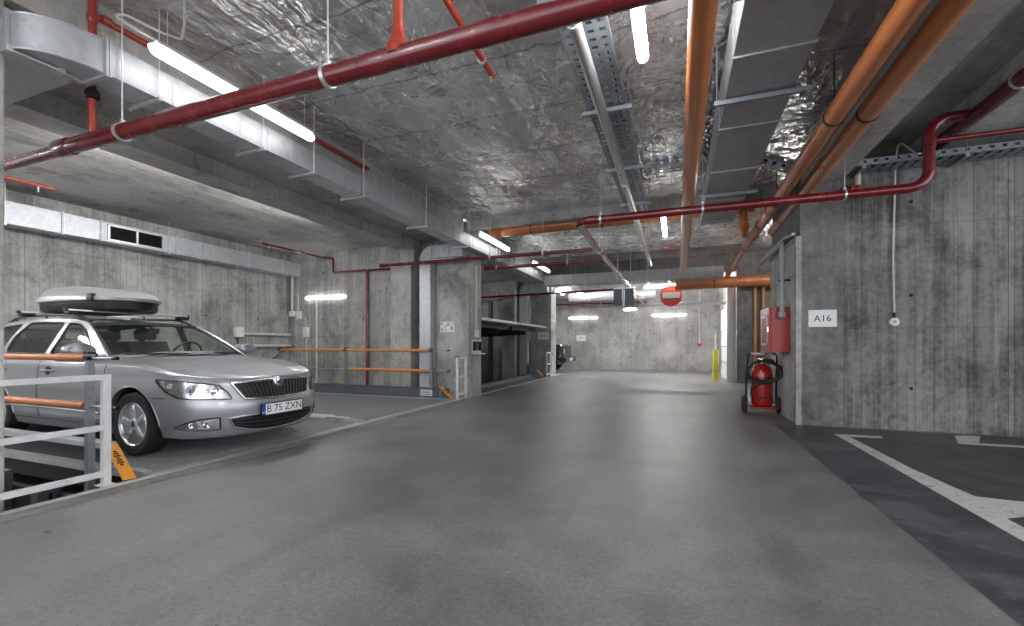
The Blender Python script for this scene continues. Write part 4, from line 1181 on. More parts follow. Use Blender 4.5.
for y in (2.30, 3.25, 3.90, 4.75, 6.3, 7.9, 9.5):
    b = MB().box(DX0 - .09, DX1 + .05, y - .012, y + .012, DZ0 - .032, DZ0 - .006)
    b.rod((DX1 + .03, y, DZ0 - .04), (DX1 + .03, y, ZC), .005, 6); b.rod((DX0 - .07, y, DZ0 - .05), (DX0 - .07, y, DZ0 + .15), .005, 6)
    obj('duct_bracket', b, M['clip'], root)
b = MB().bar((-4.15, 1.55, DZ0 - .018), (-4.13, 1.83, DZ0 - .018), .014, .014); b.box(-4.17, -4.13, 1.54, 1.575, DZ0 - .035, DZ0 + .01); b.box(-4.155, -4.11, 1.80, 1.835, DZ0 - .035, DZ0 + .0)
obj('duct_bracket', b, M['clip'], root)

# duct along the bay's left wall with a double grille
root = thing('wall_duct', (-9.3, 5, 2.93), 'galvanised duct along the bay wall above the car, with a dark double grille', 'duct')
WX0, WX1, WZ0, WZ1 = -9.49, -9.17, 2.88, 3.21
obj('duct_run', MB().box(WX0, WX1, 1.2, 8.78, WZ0, WZ1), M['galv'], root)
for y in (3.2, 4.05, 4.55, 5.75, 6.25, 7.35, 8.25): duct_flange(root, WX0, WX1, 0, 0, WZ0, WZ1, 'y', y, .018, .012)
g = MB()
for k in range(11):
    z = WZ0 + .06 + .02 * k; g.obox((WX1 + .008, 5.08, z), (.012, 0, .006), (0, .40, 0), (-.001, 0, .002))
gr = obj('grille_vanes', g, M['black'], root)
g = MB()
for (y0, y1, z0, z1) in ((4.64, 5.52, WZ0 + .025, WZ0 + .05), (4.64, 5.52, WZ0 + .275, WZ0 + .30), (4.64, 4.67, WZ0 + .025, WZ0 + .30), (5.49, 5.52, WZ0 + .025, WZ0 + .30), (5.065, 5.095, WZ0 + .025, WZ0 + .30)):
    g.box(WX1, WX1 + .024, y0, y1, z0, z1)
obj('grille_frame', g, M['clip'], gr)
obj('grille_backing', MB().box(WX1, WX1 + .003, 4.66, 5.50, WZ0 + .04, WZ0 + .285), M['black'], gr)
for y in (3.4, 5.6, 7.0):
    obj('duct_bracket', MB().box(WX0, WX1 + .04, y - .014, y + .014, WZ0 - .03, WZ0).rod((WX1 + .03, y, WZ0 - .04), (WX1 + .03, y, 3.46), .005, 6), M['clip'], root)

# flat duct on the right of the lane
root = thing('flat_duct', (.68, 3, 3.30), 'wide flat grey duct under the ceiling between the orange pipes', 'duct')
FX0, FX1 = .41, .94
m = MB().box(FX0, FX1, -6, 8.76, 3.30, 3.70)
obj('duct_run', m, M['galv_dull'], root)
for y in (1.4, 2.55, 3.75, 4.95, 6.15, 7.35, 8.55):
    m = MB()
    for a in (-.012, .002): m.box(FX0 - .012, FX1 + .012, y + a, y + a + .010, 3.285, 3.30).box(FX0 - .012, FX0, y + a, y + a + .010, 3.30, 3.70).box(FX1, FX1 + .012, y + a, y + a + .010, 3.30, 3.70)
    obj('duct_flange', m, M['galv_dull'], root)
obj('lit_side_sheet', MB().box(FX0 - .007, FX0 - .001, -6, 8.76, 3.30, 3.70), M['galv'], root, label='lighter sheet on the duct side that catches the light')  # light on this side put into a lighter sheet
for y in (3.05, 4.35, 7.0):
    m = MB().box(FX0 - .10, FX1 + .12, y - .018, y + .018, 3.245, 3.283)
    for k in range(12): m.box(FX0 - .05 + k * .055, FX0 - .02 + k * .055, y - .019, y - .0175, 3.258, 3.270)
    for x in (FX0 - .075, FX1 + .095): m.rod((x, y, 3.23), (x, y, ZC), .006, 6)
    obj('trapeze_bracket', m, M['tray'], root)
# boxy duct that drops beside the pillar
def drop_duct(label, x0, x1, y0, y1, zb, xr, grp):
    root = thing('drop_duct', ((x0 + x1) / 2, (y0 + y1) / 2, zb), label, 'duct', grp)
    zt = 2.92; H = .27
    obj('vertical_run', MB().box(x0, x1, y0, y1, zb, zt), M['galv'], root)
    rows = []
    for k in range(11):
        a = PI / 2 * k / 10; c = (x1 + .03, zt)
        ro, ri = (x1 - x0) + .03, .03
        po = (c[0] - ro * math.cos(a), c[1] + ro * math.sin(a)); pi_ = (c[0] - ri * math.cos(a), c[1] + ri * math.sin(a))
        rows.append([(po[0], y0, po[1]), (po[0], y1, po[1]), (pi_[0], y1, pi_[1]), (pi_[0], y0, pi_[1])])
    obj('bend', MB().grid(rows, close=True), M['galv'], root, 40)
    ztop = zt + (x1 - x0) + .03
    obj('top_run', MB().box(x1 + .03, xr, y0, y1, zt + .03, ztop), M['galv'], root)
    for z in (zb + .30, zb + .72, zb + 1.25, zb + 1.7, zb + 2.2): duct_flange(root, x0, x1, y0, y1, 0, 0, 'z', z, .014, .01)
    for x in (x1 + .03, x1 + .45): duct_flange(root, 0, 0, y0, y1, zt + .03, ztop, 'x', x, .014, .01)
    obj('inspection_box', MB().box(x1 - .02, x1 + .14, y0 - .03, y0 + .02, zb + .06, zb + .40, .01), M['galv_dark'], root)
    obj('duct_bracket', MB().box(x1 + .02, x1 + .60, y0 - .03, y0 - .005, zt - .02, zt + .0).box(x1 + .1, x1 + .13, y0 - .03, y0 + .0, zt - .06, zt + .03), M['clip'], root)
    return root
drop_duct('galvanised duct dropping beside the lane pillar with the pictogram notice', -5.19, -4.925, 8.17, 8.36, .20, -4.165, None)
drop_duct('galvanised duct dropping beside the lane pillar next to the black vehicle', -5.22, -4.93, 14.66, 14.93, .03, -4.2, None)
# wide grey duct across the far lane
root = thing('cross_duct', (-1, 13.3, 2.95), 'wide grey duct crossing the far end of the lane', 'duct')
obj('duct_run', MB().box(-3.85, 1.18, 13.1, 13.6, 2.95, 3.24), M['galv_dull'], root)
for x in (-3.3, -2.6, -1.4, -.2, .9): duct_flange(root, 0, 0, 13.1, 13.6, 2.95, 3.24, 'x', x, .014, .01)
for x in (-3.0, -.8): obj('duct_bracket', MB().box(x - .015, x + .015, 13.04, 13.66, 2.915, 2.945).rod((x, 13.06, 2.92), (x, 13.06, ZC), .006, 6).rod((x, 13.64, 2.92), (x, 13.64, ZC), .006, 6), M['clip'], root)
root = thing('silver_duct', (-2.8, 17.5, 2.9), 'bright insulated round duct near the back wall', 'duct')
obj('duct_run', MB().sweep([(-4.3, 18.4, 3.15), (-.8, 18.4, 3.15)], .20, 20), M['galv'], root, 40)
for x in (-3.4, -2.2): obj('joint_band', MB().lathe([(.2, -.03), (.212, -.03), (.212, .03), (.2, .03)], (x, 18.4, 3.15), (1, 0, 0), 20), M['clip'], root, 40)

# ------------------------------------------------------------------ fluorescent lamps
def lamp(label, c, axis, L=1.57, hang=None, mat='tube', group='fluorescent lamps under the ceiling', wall=None):
    c = Vector(c); d = Vector((1, 0, 0)) if axis == 'x' else Vector((0, 1, 0))
    root = thing('fluorescent_lamp', c, label, 'lamp', group)
    s = Vector((0, 1, 0)) if axis == 'x' else Vector((1, 0, 0)); up = Vector((0, 0, 1))
    if wall: up, s = Vector(wall), Vector((0, 0, 1))
    m = MB(); a, b = c - d * L / 2, c + d * L / 2
    prof = [(-.030, .036), (-.048, .016), (-.054, -.008), (-.046, -.036), (-.026, -.055), (0, -.061), (.026, -.055), (.046, -.036), (.054, -.008), (.048, .016), (.030, .036)]
    rows = []
    prof = [(x_ * .8, z_ * .85) for x_, z_ in prof]
    if wall: prof = [(x_ * .65, z_ * .62) for x_, z_ in prof]
    for p, k in ((a, .35), (a + d * .03, .9), (a + d * .06, 1), (b - d * .06, 1), (b - d * .03, .9), (b, .35)):
        rows.append([p + s * x * k + up * z * k for x, z in prof])
    m.grid(rows)
    m.add(rows[0], [tuple(range(11))]); m.add(rows[-1], [tuple(range(11))[::-1]])
    obj('diffuser', m, M[mat], root, 40)
    h = MB(); 
    h.obox(c + up * .044, d * (L / 2 - .04), s * .034, up * .009)
    h.obox(c + up * .058, d * (L / 2 - .12), s * .026, up * .006)
    obj('housing', h, M['light_body'], root)
    for q in (-.42, .42):
        k = MB().obox(c + d * q * L + up * .034, d * .012, s * .048, up * .005)
        if hang:
            k.rod(c + d * q * L + Vector((0, 0, .04)), (c.x + d.x * q * L, c.y + d.y * q * L, hang), .003, 5)
        obj('mounting_clip', k, M['clip'], root)
    return root
l1 = lamp('long bright lamp beside the round duct bend, crossed by the thick red main', (-3.64, 2.88, 3.31), 'y', hang=ZC, mat='tube_dim')
obj('supply_cable', MB().sweep(fillet([(-3.66, 2.40, 3.40), (-3.74, 2.08, 3.43), (-3.84, 1.98, 3.50), (-3.80, 2.03, 3.53), (-3.66, 2.20, 3.47), (-3.60, 2.30, 3.47), (-3.57, 2.30, 3.58), (-3.57, 2.30, 3.78)], .03), .009, 8), M['cream'], l1, 50)
lamp('lamp along the supply duct in front of the wide orange ceiling pipe', (-3.66, 8.76, 3.31), 'y', hang=ZC, mat='tube_dim')
lamp('small distant lamp along the supply duct, third in its row', (-3.60, 12.0, 3.31), 'y', hang=3.7, mat='tube_dim')
lamp('bright ceiling lamp beside the thick orange drain pipe, cut by the top of the picture', (-.25, 2.84, 3.36), 'y', hang=ZC)
lamp('lamp behind the low red pipe in the middle of the lane', (-.22, 8.57, 3.30), 'y', hang=ZC, mat='tube_dim')
lamp('small lamp under the ceiling close to the far pillar, over the last bay', (-4.25, 16.4, 3.15), 'y', hang=ZC)
lamp('small lamp under the far ceiling in front of the bright round duct', (-3.55, 17.4, 3.12), 'y', hang=ZC)
lamp('ceiling lamp across the far lane behind the round no entry sign', (-.30, 16.4, 3.18), 'x', 1.57, hang=ZC, mat='tube_bright')
lamp('tiny far lamp hanging under the dark double panel', (-1.75, 18.0, 2.52), 'x', .5, hang=ZC, mat='tube_wall')
G2 = 'wall lamps'
lamp('wall lamp over the empty platform on the bay end wall', (-8.36, 8.795, 2.31), 'x', 1.30, mat='tube_wall', group=G2, wall=(0, 1, 0))
lamp('wall lamp on the back wall above the black vehicle', (-4.02, 19.99, 2.34), 'x', 1.35, mat='tube_wall', group=G2, wall=(0, 1, 0))
lamp('wall lamp on the back wall below the no entry sign', (-.33, 19.99, 2.38), 'x', 1.40, mat='tube_wall', group=G2, wall=(0, 1, 0))
# unseen lamps added for fill light, these behind the camera
for (x, y) in ((-3.68, -3.0), (-.25, -3.0), (3.3, -1.5)):
    lamp('added unseen fill lamp farther back along the lane', (x, y, 3.36), 'y', hang=ZC, mat='tube_bright')
for y in (1.4, -1.0):  # added wall lamps that brighten the car bay from out of view
    lamp('added fill lamp on the car bay wall, hidden behind the near pillar', (-9.495, y, 2.31), 'y', 1.3, mat='tube_bright', group=G2, wall=(-1, 0, 0))
lamp('added fill lamp on the far bay wall, hidden behind its pillar', (-9.495, 17.5, 2.31), 'y', 1.3, mat='tube_bright', group=G2, wall=(-1, 0, 0))  # added, brightens the last bay
lamp('added unseen fill lamp on the raised platform bay wall', (-9.495, 12.5, 2.9), 'y', 1.3, mat='tube_bright', group=G2, wall=(-1, 0, 0))  # added, brightens the bay behind the raised platforms
lamp('added unseen fill lamp over the parking spaces beside the A16 wall', (4.6, 5.2, 3.3), 'y', hang=ZC, mat='tube_dim')  # added, weak fill for the parking spaces
for y in (.5, 3.6, 5.6):  # added lamps out of sight, brighten the bay walls and slab
    lamp('added fill lamp under the bay slab, hidden behind the edge beam', (-6.08, y, 3.395), 'y', hang=3.46, mat='tube')
lamp('added fill lamp over the far lane, hidden behind the cross duct', (-.25, 15.6, 3.36), 'y', hang=ZC, mat='tube_bright')  # added to brighten the far lane
lamp('added unseen fill lamp between the flat duct and the pair of orange pipes', (1.13, -1.6, 3.45), 'y', hang=ZC, mat='tube')  # added to brighten the ceiling around the orange pair
lamp('added unseen fill lamp over the passage behind the A16 wall', (2.9, 11.4, 3.45), 'x', hang=ZC)  # added fill for the passage
# ------------------------------------------------------------------ lifting platforms
def platform(label, y0, y1, x0=-9.35, x1=-4.16, z=0.0, tilt=0.0, beams=(.05, .05), group='car lifting platforms', loc=None):
    """trough deck with corrugated sheets, raised side beams and a front lip; ribs run across the drive direction"""
    root = thing('lifting_platform', (x1, (y0 + y1) / 2, z), label, 'parking platform', group)
    T = lambda x, y, zz: Vector((x, y, z + zz + (x - x1) * tilt))
    N = 62; rows = []
    prof = [0, 0, .024, .024]
    for k in range(N * 4 + 1):
        f = k / (N * 4); x = x0 + (x1 - .10 - x0) * f; zz = prof[k % 4] - .030
        rows.append([T(x, y0 + .06, zz), T(x, y1 - .06, zz)])
    m = MB().grid(rows, flip=True)
    obj('corrugated_deck', m, M['platform'], root)
    for (y, sg, hb) in ((y0, 1, beams[0]), (y1, -1, beams[1])):
        sd = obj('side_beam', MB().add([T(xx, y + sg * a, b) for xx in (x0, x1 - .74) for a, b in ((.05, -.24), (.10, -.24), (.10, hb - .03), (.05, hb - .03))], [(0, 1, 2, 3), (7, 6, 5, 4), (0, 4, 5, 1), (1, 5, 6, 2), (2, 6, 7, 3), (3, 7, 4, 0)]), M['steel_dark'], root)
        obj('beam_flange', MB().add([T(xx, y + sg * a, b) for xx in (x0, x1 - .74) for a, b in ((.0, hb - .045), (.11, hb - .045), (.11, hb), (.0, hb))], [(0, 1, 2, 3), (7, 6, 5, 4), (0, 4, 5, 1), (1, 5, 6, 2), (2, 6, 7, 3), (3, 7, 4, 0)]), M['galv'], sd)
    m = MB(); a = [T(x1 - .16, y0, -.016), T(x1 - .16, y1, -.016), T(x1, y1, .004), T(x1, y0, .004)]
    b = [p - Vector((0, 0, .06)) for p in a]; m.add(a + b, [(0, 3, 2, 1), (4, 5, 6, 7), (0, 1, 5, 4), (1, 2, 6, 5), (2, 3, 7, 6), (3, 0, 4, 7)])
    obj('front_lip', m, M['galv_dull'], root)
    m = MB()
    for x in (x0 + .2, x0 + 1.8, x0 + 3.4, x1 - .4):
        c = T(x, (y0 + y1) / 2, -.10); obj('cross_beam', MB().box(c.x - .05, c.x + .05, y0 + .11, y1 - .11, c.z - .07, c.z + .05), M['steel_dark'], root)
    if z > 1:
        for y in (y0 + .3, y1 - .3): obj('support_leg', MB().bar((x0 + .6, y, -2.2), (x0 + .6, y, z - .40), .12, .12), M['steel_dark'], root)
    for y in (y0 + .035, y1 - .035): obj('edge_strip', MB().add([T(xx, y + dy, zz) for xx in (x0, x1 - .16) for dy, zz in ((-.035, -.07), (.035, -.07), (.035, .002), (-.035, .002))], [(0, 1, 2, 3), (7, 6, 5, 4), (0, 4, 5, 1), (1, 5, 6, 2), (2, 6, 7, 3), (3, 7, 4, 0)]), M['galv_dull'], root)
    # wheel stop ridge
    c0, c1 = T(x1 - 1.0, y0 + .3, .0), T(x1 - 1.0, y1 - .3, .0)
    return root
platform('galvanised lifting platform carrying the silver car', 2.44, 5.20, beams=(.20, .03))
platform('empty galvanised lifting platform beside the silver car', 5.24, 7.98, beams=(.03, .0))
m = MB().obox((-4.95, 5.215, .022), (.40, 0, 0), (0, .05, 0), (0, 0, .012)); m.obox((-4.52, 5.215, .012), (.06, 0, 0), (0, .03, 0), (0, 0, .01))
setp(obj('gap_cover', m, M['galv'], label='flat steel strip between the two platform decks'), None, 'cover strip')
platform('raised lifting platform just behind the pillar with the pictogram notice', 9.15, 11.85, z=1.73, tilt=.045)
platform('raised lifting platform ending beside the small far white railing', 11.9, 14.45, z=1.73, tilt=.045)
platform('lifting platform under the black vehicle', 15.7, 19.8)
fr = MB().box(-4.6, -4.13, 9.05, 14.9, -.03, .003).box(-4.72, -4.62, 9.05, 14.9, -.30, .10)
setp(obj('platform_threshold', fr, M['platform_blue'], label='blue grey steel threshold below the raised platforms'), None, 'threshold')
# lift columns
def lift_post(x, y, z0, z1, label, lean=0):
    root = thing('lift_post', (x, y, z0), label, 'lift column')
    m = MB().bar((x, y, z0), (x + lean, y, z1), .11, .16, (0, 1, 0))
    obj('column', m, M['platform_blue'], root)
    obj('lift_chain', MB().bar((x + .07, y, z0 + .05), (x + .07 + lean, y, z1 - .05), .012, .02, (0, 1, 0)), M['black'], root)
    obj('foot_plate', MB().box(x - .13, x + .13, y - .12, y + .12, z0, z0 + .015), M['platform_blue'], root)
lift_post(-6.3, 14.6, -2.2, 2.7, 'dark lift column under the raised platform')
lift_post(-6.05, 2.20, -2.2, -.10, 'dark lift column standing in the pit beside the concrete post')
lift_post(-5.35, 2.25, -2.2, -.18, 'dark lift column standing in the pit behind the white railing')
m = MB().box(-9.3, -4.75, 2.30, 2.36, -.62, -.26)
setp(obj('pit_beam', m, M['steel_dark'], label='grey steel beam in the open pit below the car platform'), None, 'beam')

# steel plinth under the far guard rail
root = thing('side_plinth', (-6.6, 8.08, 0), 'blue grey steel plinth along the far side of the empty platform', 'plinth')
obj('plinth_beam', MB().box(-9.3, -4.45, 8.04, 8.155, -.2, .19), M['platform_blue'], root)
obj('plinth_flange', MB().box(-9.3, -4.45, 8.02, 8.16, .19, .20), M['platform_blue'], root)
pl = obj('type_label', MB().box(-5.08, -4.80, 8.032, 8.04, .03, .16), M['sign_white'], root, label='white printed label')
mk = MB()
random.seed(3)
for k in range(3):
    x = -5.06
    while x < -4.85:
        wd = random.uniform(.01, .03); mk.box(x, x + wd, 8.030, 8.0318, .052 + .034 * k, .070 + .034 * k); x += wd + random.uniform(.008, .02)
obj('label_print', mk, M['sign_ink'], pl)

# ------------------------------------------------------------------ guard rails
root = thing('white_railing', (-4.19, 1.4, 0), 'white painted three bar railing beside the open pit', 'railing')
S_ = .042
X = -4.19
obj('post', MB().box(X - .022, X + .022, 2.085, 2.135, .003, .87), M['rail_white'], root)
obj('post', MB().box(X - .022, X + .022, .30, .35, .003, .87), M['rail_white'], root)
for z in (.848, .455, .095): obj('bar', MB().box(X - .020, X + .020, .35, 2.085, z - .020, z + .020), M['rail_white'], root)
for y in (2.11, .325): obj('foot_plate', MB().box(X - .06, X + .06, y - .045, y + .045, .001, .010), M['rail_white'], root)
def tube_rail(label, y, xs, x_end, mat, post_mat, z0, split):
    root = thing('guard_rail', (xs[-1], y, 0), label, 'guard rail', None)
    for i, x in enumerate(xs):
        p = obj('post', MB().box(x - .03, x + .03, y - .025, y + .025, z0, 1.02), post_mat, root)
        obj('post_cap', MB().box(x - .035, x + .035, y - .03, y + .03, 1.02, 1.04).box(x - .05, x + .03, y - .035, y + .035, .965, 1.0), M['black'], p)
    for z in (.985, .555):
        b = obj('bar', MB().rod((xs[0], y - .0, z), (x_end, y, z), .011, 10), M['rod'], root)
        obj('bar_tip', MB().rod((x_end - .06, y, z), (x_end, y, z), .017, 10), M['black'], b)
    for (a, b, z, mm, r) in split:
        obj('sleeve', MB().rod((a, y, z), (b, y, z), r, 14), M[mm], root, 40)
    return root
tube_rail('guard rail with dull orange sleeves along the car, ending near its front wheel', 2.36, (-9.2, -4.92), -4.52, None, M['rail_steel'], -.24,
          [(-9.3, -4.95, .985, 'rail_orange', .030), (-5.42, -4.95, .985, 'rail_orange', .040), (-9.3, -4.98, .555, 'rail_orange', .034)])
tube_rail('guard rail with orange sleeves along the far side of the empty platform', 8.10, (-9.1, -7.10, -4.86), -4.42, None, M['rail_steel'], .20,
          [(-9.1, -4.90, .985, 'rail_orange_b', .032), (-9.1, -8.45, .555, 'rail_orange_b', .030), (-7.0, -4.90, .555, 'rail_orange_b', .034)])
def end_frame(label, x, y0, y1, h=.85):
    root = thing('end_railing', (x, y0, 0), label, 'railing')
    for y in (y0, y1): obj('post', MB().box(x - .022, x + .022, y - .022, y + .022, .002, h), M['rail_white'], root)
    for z in (h - .02, h * .52, .10): obj('bar', MB().box(x - .02, x + .02, y0 + .022, y1 - .022, z - .02, z + .02), M['rail_white'], root)
    return root
e = end_frame('small white ladder-like railing beside the pillar with the pictogram notice', -4.16, 7.94, 8.33)
obj('post_cap', MB().box(-4.19, -4.13, 7.91, 7.97, .85, .87), M['black'], e)
end_frame('small white railing beside the lane pillar next to the black vehicle', -4.16, 14.45, 14.86)
def wedge(label, p, q, w=.085):
    root = thing('warning_plate', (q[0], q[1], 0), label, 'warning plate', None)
    p, q = Vector(p), Vector(q); d = (q - p).normalized(); s = Vector((.30, .954, 0)); n = d.cross(s).normalized()
    m = MB().obox((p + q) / 2, d * (q - p).length / 2, s * w / 2, n * .006)
    pl = obj('plate', m, M['plate_orange'], root)
    mk = MB(); L = (q - p).length
    for k in range(7):
        c = p + d * L * (.22 + .062 * k) + n * .0065 * (1 if n.x > 0 else -1)
        mk.obox(c, d * L * .02, s * (.011 + .005 * ((k * 7) % 3)), n * .0008)
    obj('plate_print', mk, M['sign_ink'], root)
    st = MB().bar(p, (p.x - .01, p.y, .0), .02); obj('stay', st, M['rail_steel'], root)
    return root
wedge('orange warning plate leaning at the foot of the white railing', (-4.42, 2.26, .27), (-4.17, 2.26, .006))
wedge('small orange warning plate beside the ladder-like railing', (-4.52, 7.90, .25), (-4.24, 7.90, .006))
wedge('small orange warning plate at the far end of the raised platforms', (-4.50, 14.42, .25), (-4.24, 14.42, .006))

# ------------------------------------------------------------------ right wall things
def sign_plate(label, x0, x1, y, z0, z1, name='sign_plate', mat='sign_white', cat='sign', group=None):
    root = thing(name, ((x0 + x1) / 2, y, z0), label, cat, group)
    obj('plate', MB().box(x0, x1, y - .006, y, z0, z1, .002), M[mat], root)
    return root
s = sign_plate('white sign reading A16 on the concrete wall block', 1.68, 2.005, 7.048, 1.345, 1.575)
fr = frame((1.842, 7.0415, 1.455), (1, 0, 0), (0, 0, 1))
obj('lettering', text_mb('A16', .122, .0006).xform(fr), M['sign_ink'], s)
root = thing('round_socket', (2.63, 7.05, 1.40), 'round white call point with a cable on the concrete wall', 'socket')
obj('dial', MB().lathe([(.058, 0), (.058, .025), (.050, .038), (.030, .042), (0, .042)], (2.63, 7.085, 1.40), (0, -1, 0), 24), M['white'], root, 40)
obj('centre_button', MB().lathe([(.020, .040), (.020, .047), (0, .048)], (2.63, 7.085, 1.40), (0, -1, 0), 16), M['grey_conduit'], root, 40)
obj('cable_gland', MB().rod((2.63, 7.06, 1.45), (2.63, 7.06, 1.52), .014, 10), M['black'], root, 40)
root = thing('cable_drop', (2.62, 7.06, 1.5), 'pale flexible conduit hanging down the concrete wall from the tray', 'conduit')
obj('conduit', MB().sweep(fillet([(2.63, 7.066, 1.51), (2.615, 7.062, 2.2), (2.63, 7.062, 2.9), (2.635, 7.052, 3.40), (2.66, 7.05, 3.66), (2.70, 7.05, 3.70), (2.86, 7.05, 3.52)], .10), .012, 10), M['cream'], root, 50)
root = thing('drain_stub', (1.9, 7.0, 3.2), 'small dark valve with a pale pipe stub at the wall top under the tray', 'valve')
obj('pipe_stub', MB().rod((2.22, 7.0, 3.12), (2.22, 7.0, 3.66), .035, 14), M['cream'], root, 40)
obj('valve_body', MB().lathe([(.03, -.06), (.06, -.05), (.06, -.02), (.04, 0), (.06, .02), (.06, .05), (.03, .06)], (2.18, 6.98, 3.14), (1, 0, 0), 18), M['red_b'], root, 40)
obj('valve_wheel', MB().rod((2.08, 6.98, 3.14), (2.08, 6.98, 3.19), .03, 10), M['black'], root, 40)

# fire hose cabinet on the side of the block
CX0, CX1, CY0, CY1, CZ0, CZ1 = 1.27, 1.53, 7.42, 8.12, .99, 1.66
root = thing('hose_cabinet', (CX1, (CY0 + CY1) / 2, CZ0), 'red fire hose cabinet on the wall above the wheeled extinguisher', 'fire cabinet')
obj('case', MB().box(CX0 + .03, CX1 + .01, CY0, CY1, CZ0, CZ1, .008), M['cabinet_red'], root)
dr = obj('door', MB().box(CX0, CX0 + .028, CY0 - .004, CY1 + .004, CZ0 - .004, CZ1 + .004, .006), M['cabinet_red'], root)
wf = MB()
w0, w1, z0, z1 = CY0 + .09, CY1 - .09, CZ0 + .10, CZ1 - .10
for (a, b, c_, d_) in ((w0, w1, z1 - .04, z1), (w0, w1, z0, z0 + .04), (w0, w0 + .05, z0, z1), (w1 - .05, w1, z0, z1)): wf.box(CX0 - .006, CX0 + .002, a, b, c_, d_)
obj('door_frame', wf, M['sign_white'], dr, label='white inner frame of the door')
obj('door_pane', MB().box(CX0 - .003, CX0 + .002, w0 + .05, w1 - .05, z0 + .04, z1 - .04), M['cabinet_red'], dr)
obj('door_latch', MB().box(CX0 - .02, CX0, CY0 + .02, CY0 + .06, CZ0 + .30, CZ0 + .38, .004), M['chrome'], dr)
root = thing('hydrant_feed_pipe', (1.44, 7.45, 1.6), 'grey pipe dropping into the red hose cabinet', 'pipe')
obj('pipe_run', MB().sweep(fillet([(1.42, 7.42, 1.50), (1.42, 7.33, 1.50), (1.42, 7.33, 2.56), (1.45, 7.5, 2.60), (1.46, 9.2, 2.60)], .07), .03, 14), M['grey_conduit'], root, 40)
for z in (1.72, 2.40): obj('coupling', MB().lathe([(.036, -.04), (.044, -.035), (.044, .035), (.036, .04)], (1.42, 7.33, z), (0, 0, 1), 16), M['grey_conduit'], root, 40)
obj('elbow', MB().lathe([(.04, -.03), (.05, -.02), (.05, .03), (.04, .05)], (1.42, 7.33, 1.53), (0, 0, 1), 16), M['grey_conduit'], root, 40)
obj('pipe_bracket', MB().box(1.38, 1.525, 7.31, 7.35, 2.02, 2.045), M['black'], root)
root = thing('service_pipe', (1.50, 7.2, 2.7), 'slim pale conduit along the side of the wall block above the cabinet', 'conduit')
obj('pipe_run', MB().sweep(fillet([(1.52, 7.10, 2.64), (1.51, 7.6, 2.70), (1.51, 9.6, 2.70)], .1), .022, 12), M['cream'], root, 40)

# wheeled extinguisher
EX, EY = 1.285, 8.08
root = thing('wheeled_extinguisher', (EX, EY, 0), 'red wheeled fire extinguisher with coiled black hose beside the wall', 'fire extinguisher')
obj('cylinder', MB().lathe([(.0, .10), (.10, .10), (.135, .125), (.148, .16), (.148, .62), (.138, .68), (.105, .735), (.06, .765), (.035, .78), (.0, .78)], (EX, EY, 0), (0, 0, 1), 36), M['ext_red'], root, 40)
for z in (.25, .56): obj('cylinder_band', MB().lathe([(.148, -.008), (.152, -.006), (.152, .006), (.148, .008)], (EX, EY, z), (0, 0, 1), 36), M['black'], root, 40)
v = obj('valve', MB().rod((EX, EY, .77), (EX, EY, .85), .026, 14).box(EX - .05, EX + .05, EY - .02, EY + .02, .83, .855, .004), M['chrome'], root, 40)
obj('valve_lever', MB().bar((EX - .02, EY, .86), (EX + .10, EY - .05, .97), .018, .014), M['black'], v)
obj('pressure_gauge', MB().lathe([(.028, 0), (.028, .016), (0, .018)], (EX - .045, EY - .02, .82), (0, -1, 0), 16), M['black'], v, 40)
hz = [(EX - .21, EY + .10, .20), (EX - .21, EY + .06, .60), (EX - .19, EY + .0, .93), (EX + .21, EY + .0, .93), (EX + .21, EY + .06, .60), (EX + .21, EY + .10, .20)]
fr_ = obj('trolley_frame', MB().sweep(fillet(hz, .05), .014, 10), M['black'], root, 40)
obj('handle_grip', MB().rod((EX - .15, EY, .93), (EX + .15, EY, .93), .019, 12), M['light_body'], fr_, 40, label='pale handle grip')
obj('trolley_base', MB().box(EX - .18, EX + .18, EY - .15, EY + .12, .085, .105, .004).rod((EX - .19, EY - .16, .10), (EX + .19, EY - .16, .10), .016, 10), M['ext_red'], fr_, 40)
obj('axle', MB().rod((EX - .23, EY + .06, .13), (EX + .23, EY + .06, .13), .012, 10), M['rod'], fr_, 40)
for sg in (-1, 1):
    wl = obj('wheel', MB().lathe([(.07, -.03), (.115, -.034), (.130, -.02), (.132, 0), (.130, .02), (.115, .034), (.07, .03)], (EX + sg * .235, EY + .06, .132), (sg, 0, 0), 28), M['black_rubber'], root, 40)
    obj('hub', MB().lathe([(0, -.02), (.072, -.02), (.072, .018), (.03, .026), (0, .026)], (EX + sg * .235, EY + .06, .132), (sg, 0, 0), 20), M['grey_conduit'], wl, 40)
hs = []
for k in range(100):
    t = k / 99; a = t * 2 * PI * 3.0 + .6
    rx = .225 + .022 * math.sin(a * .37); rz = .165 + .018 * math.sin(a * .61 + 1)
    hs.append((EX + rx * math.cos(a), EY - .168 - .02 * math.sin(a * .33), .655 + rz * math.sin(a) + .04 * (t - .5)))
hose = [(EX + .02, EY - .02, .83), (EX + .12, EY - .10, .84)] + hs + [(hs[-1][0] - .02, EY - .17, .56), (EX - .16, EY - .15, .42), (EX - .185, EY - .10, .22)]
obj('hose', MB().sweep(hose, .0165, 8), M['black_rubber'], root, 50)
obj('discharge_nozzle', MB().rod((EX - .19, EY - .12, .38), (EX - .185, EY - .10, .18), .014, 10, .026), M['light_body'], root, 40)
root.scale = (1.03, 1.03, 1.03)

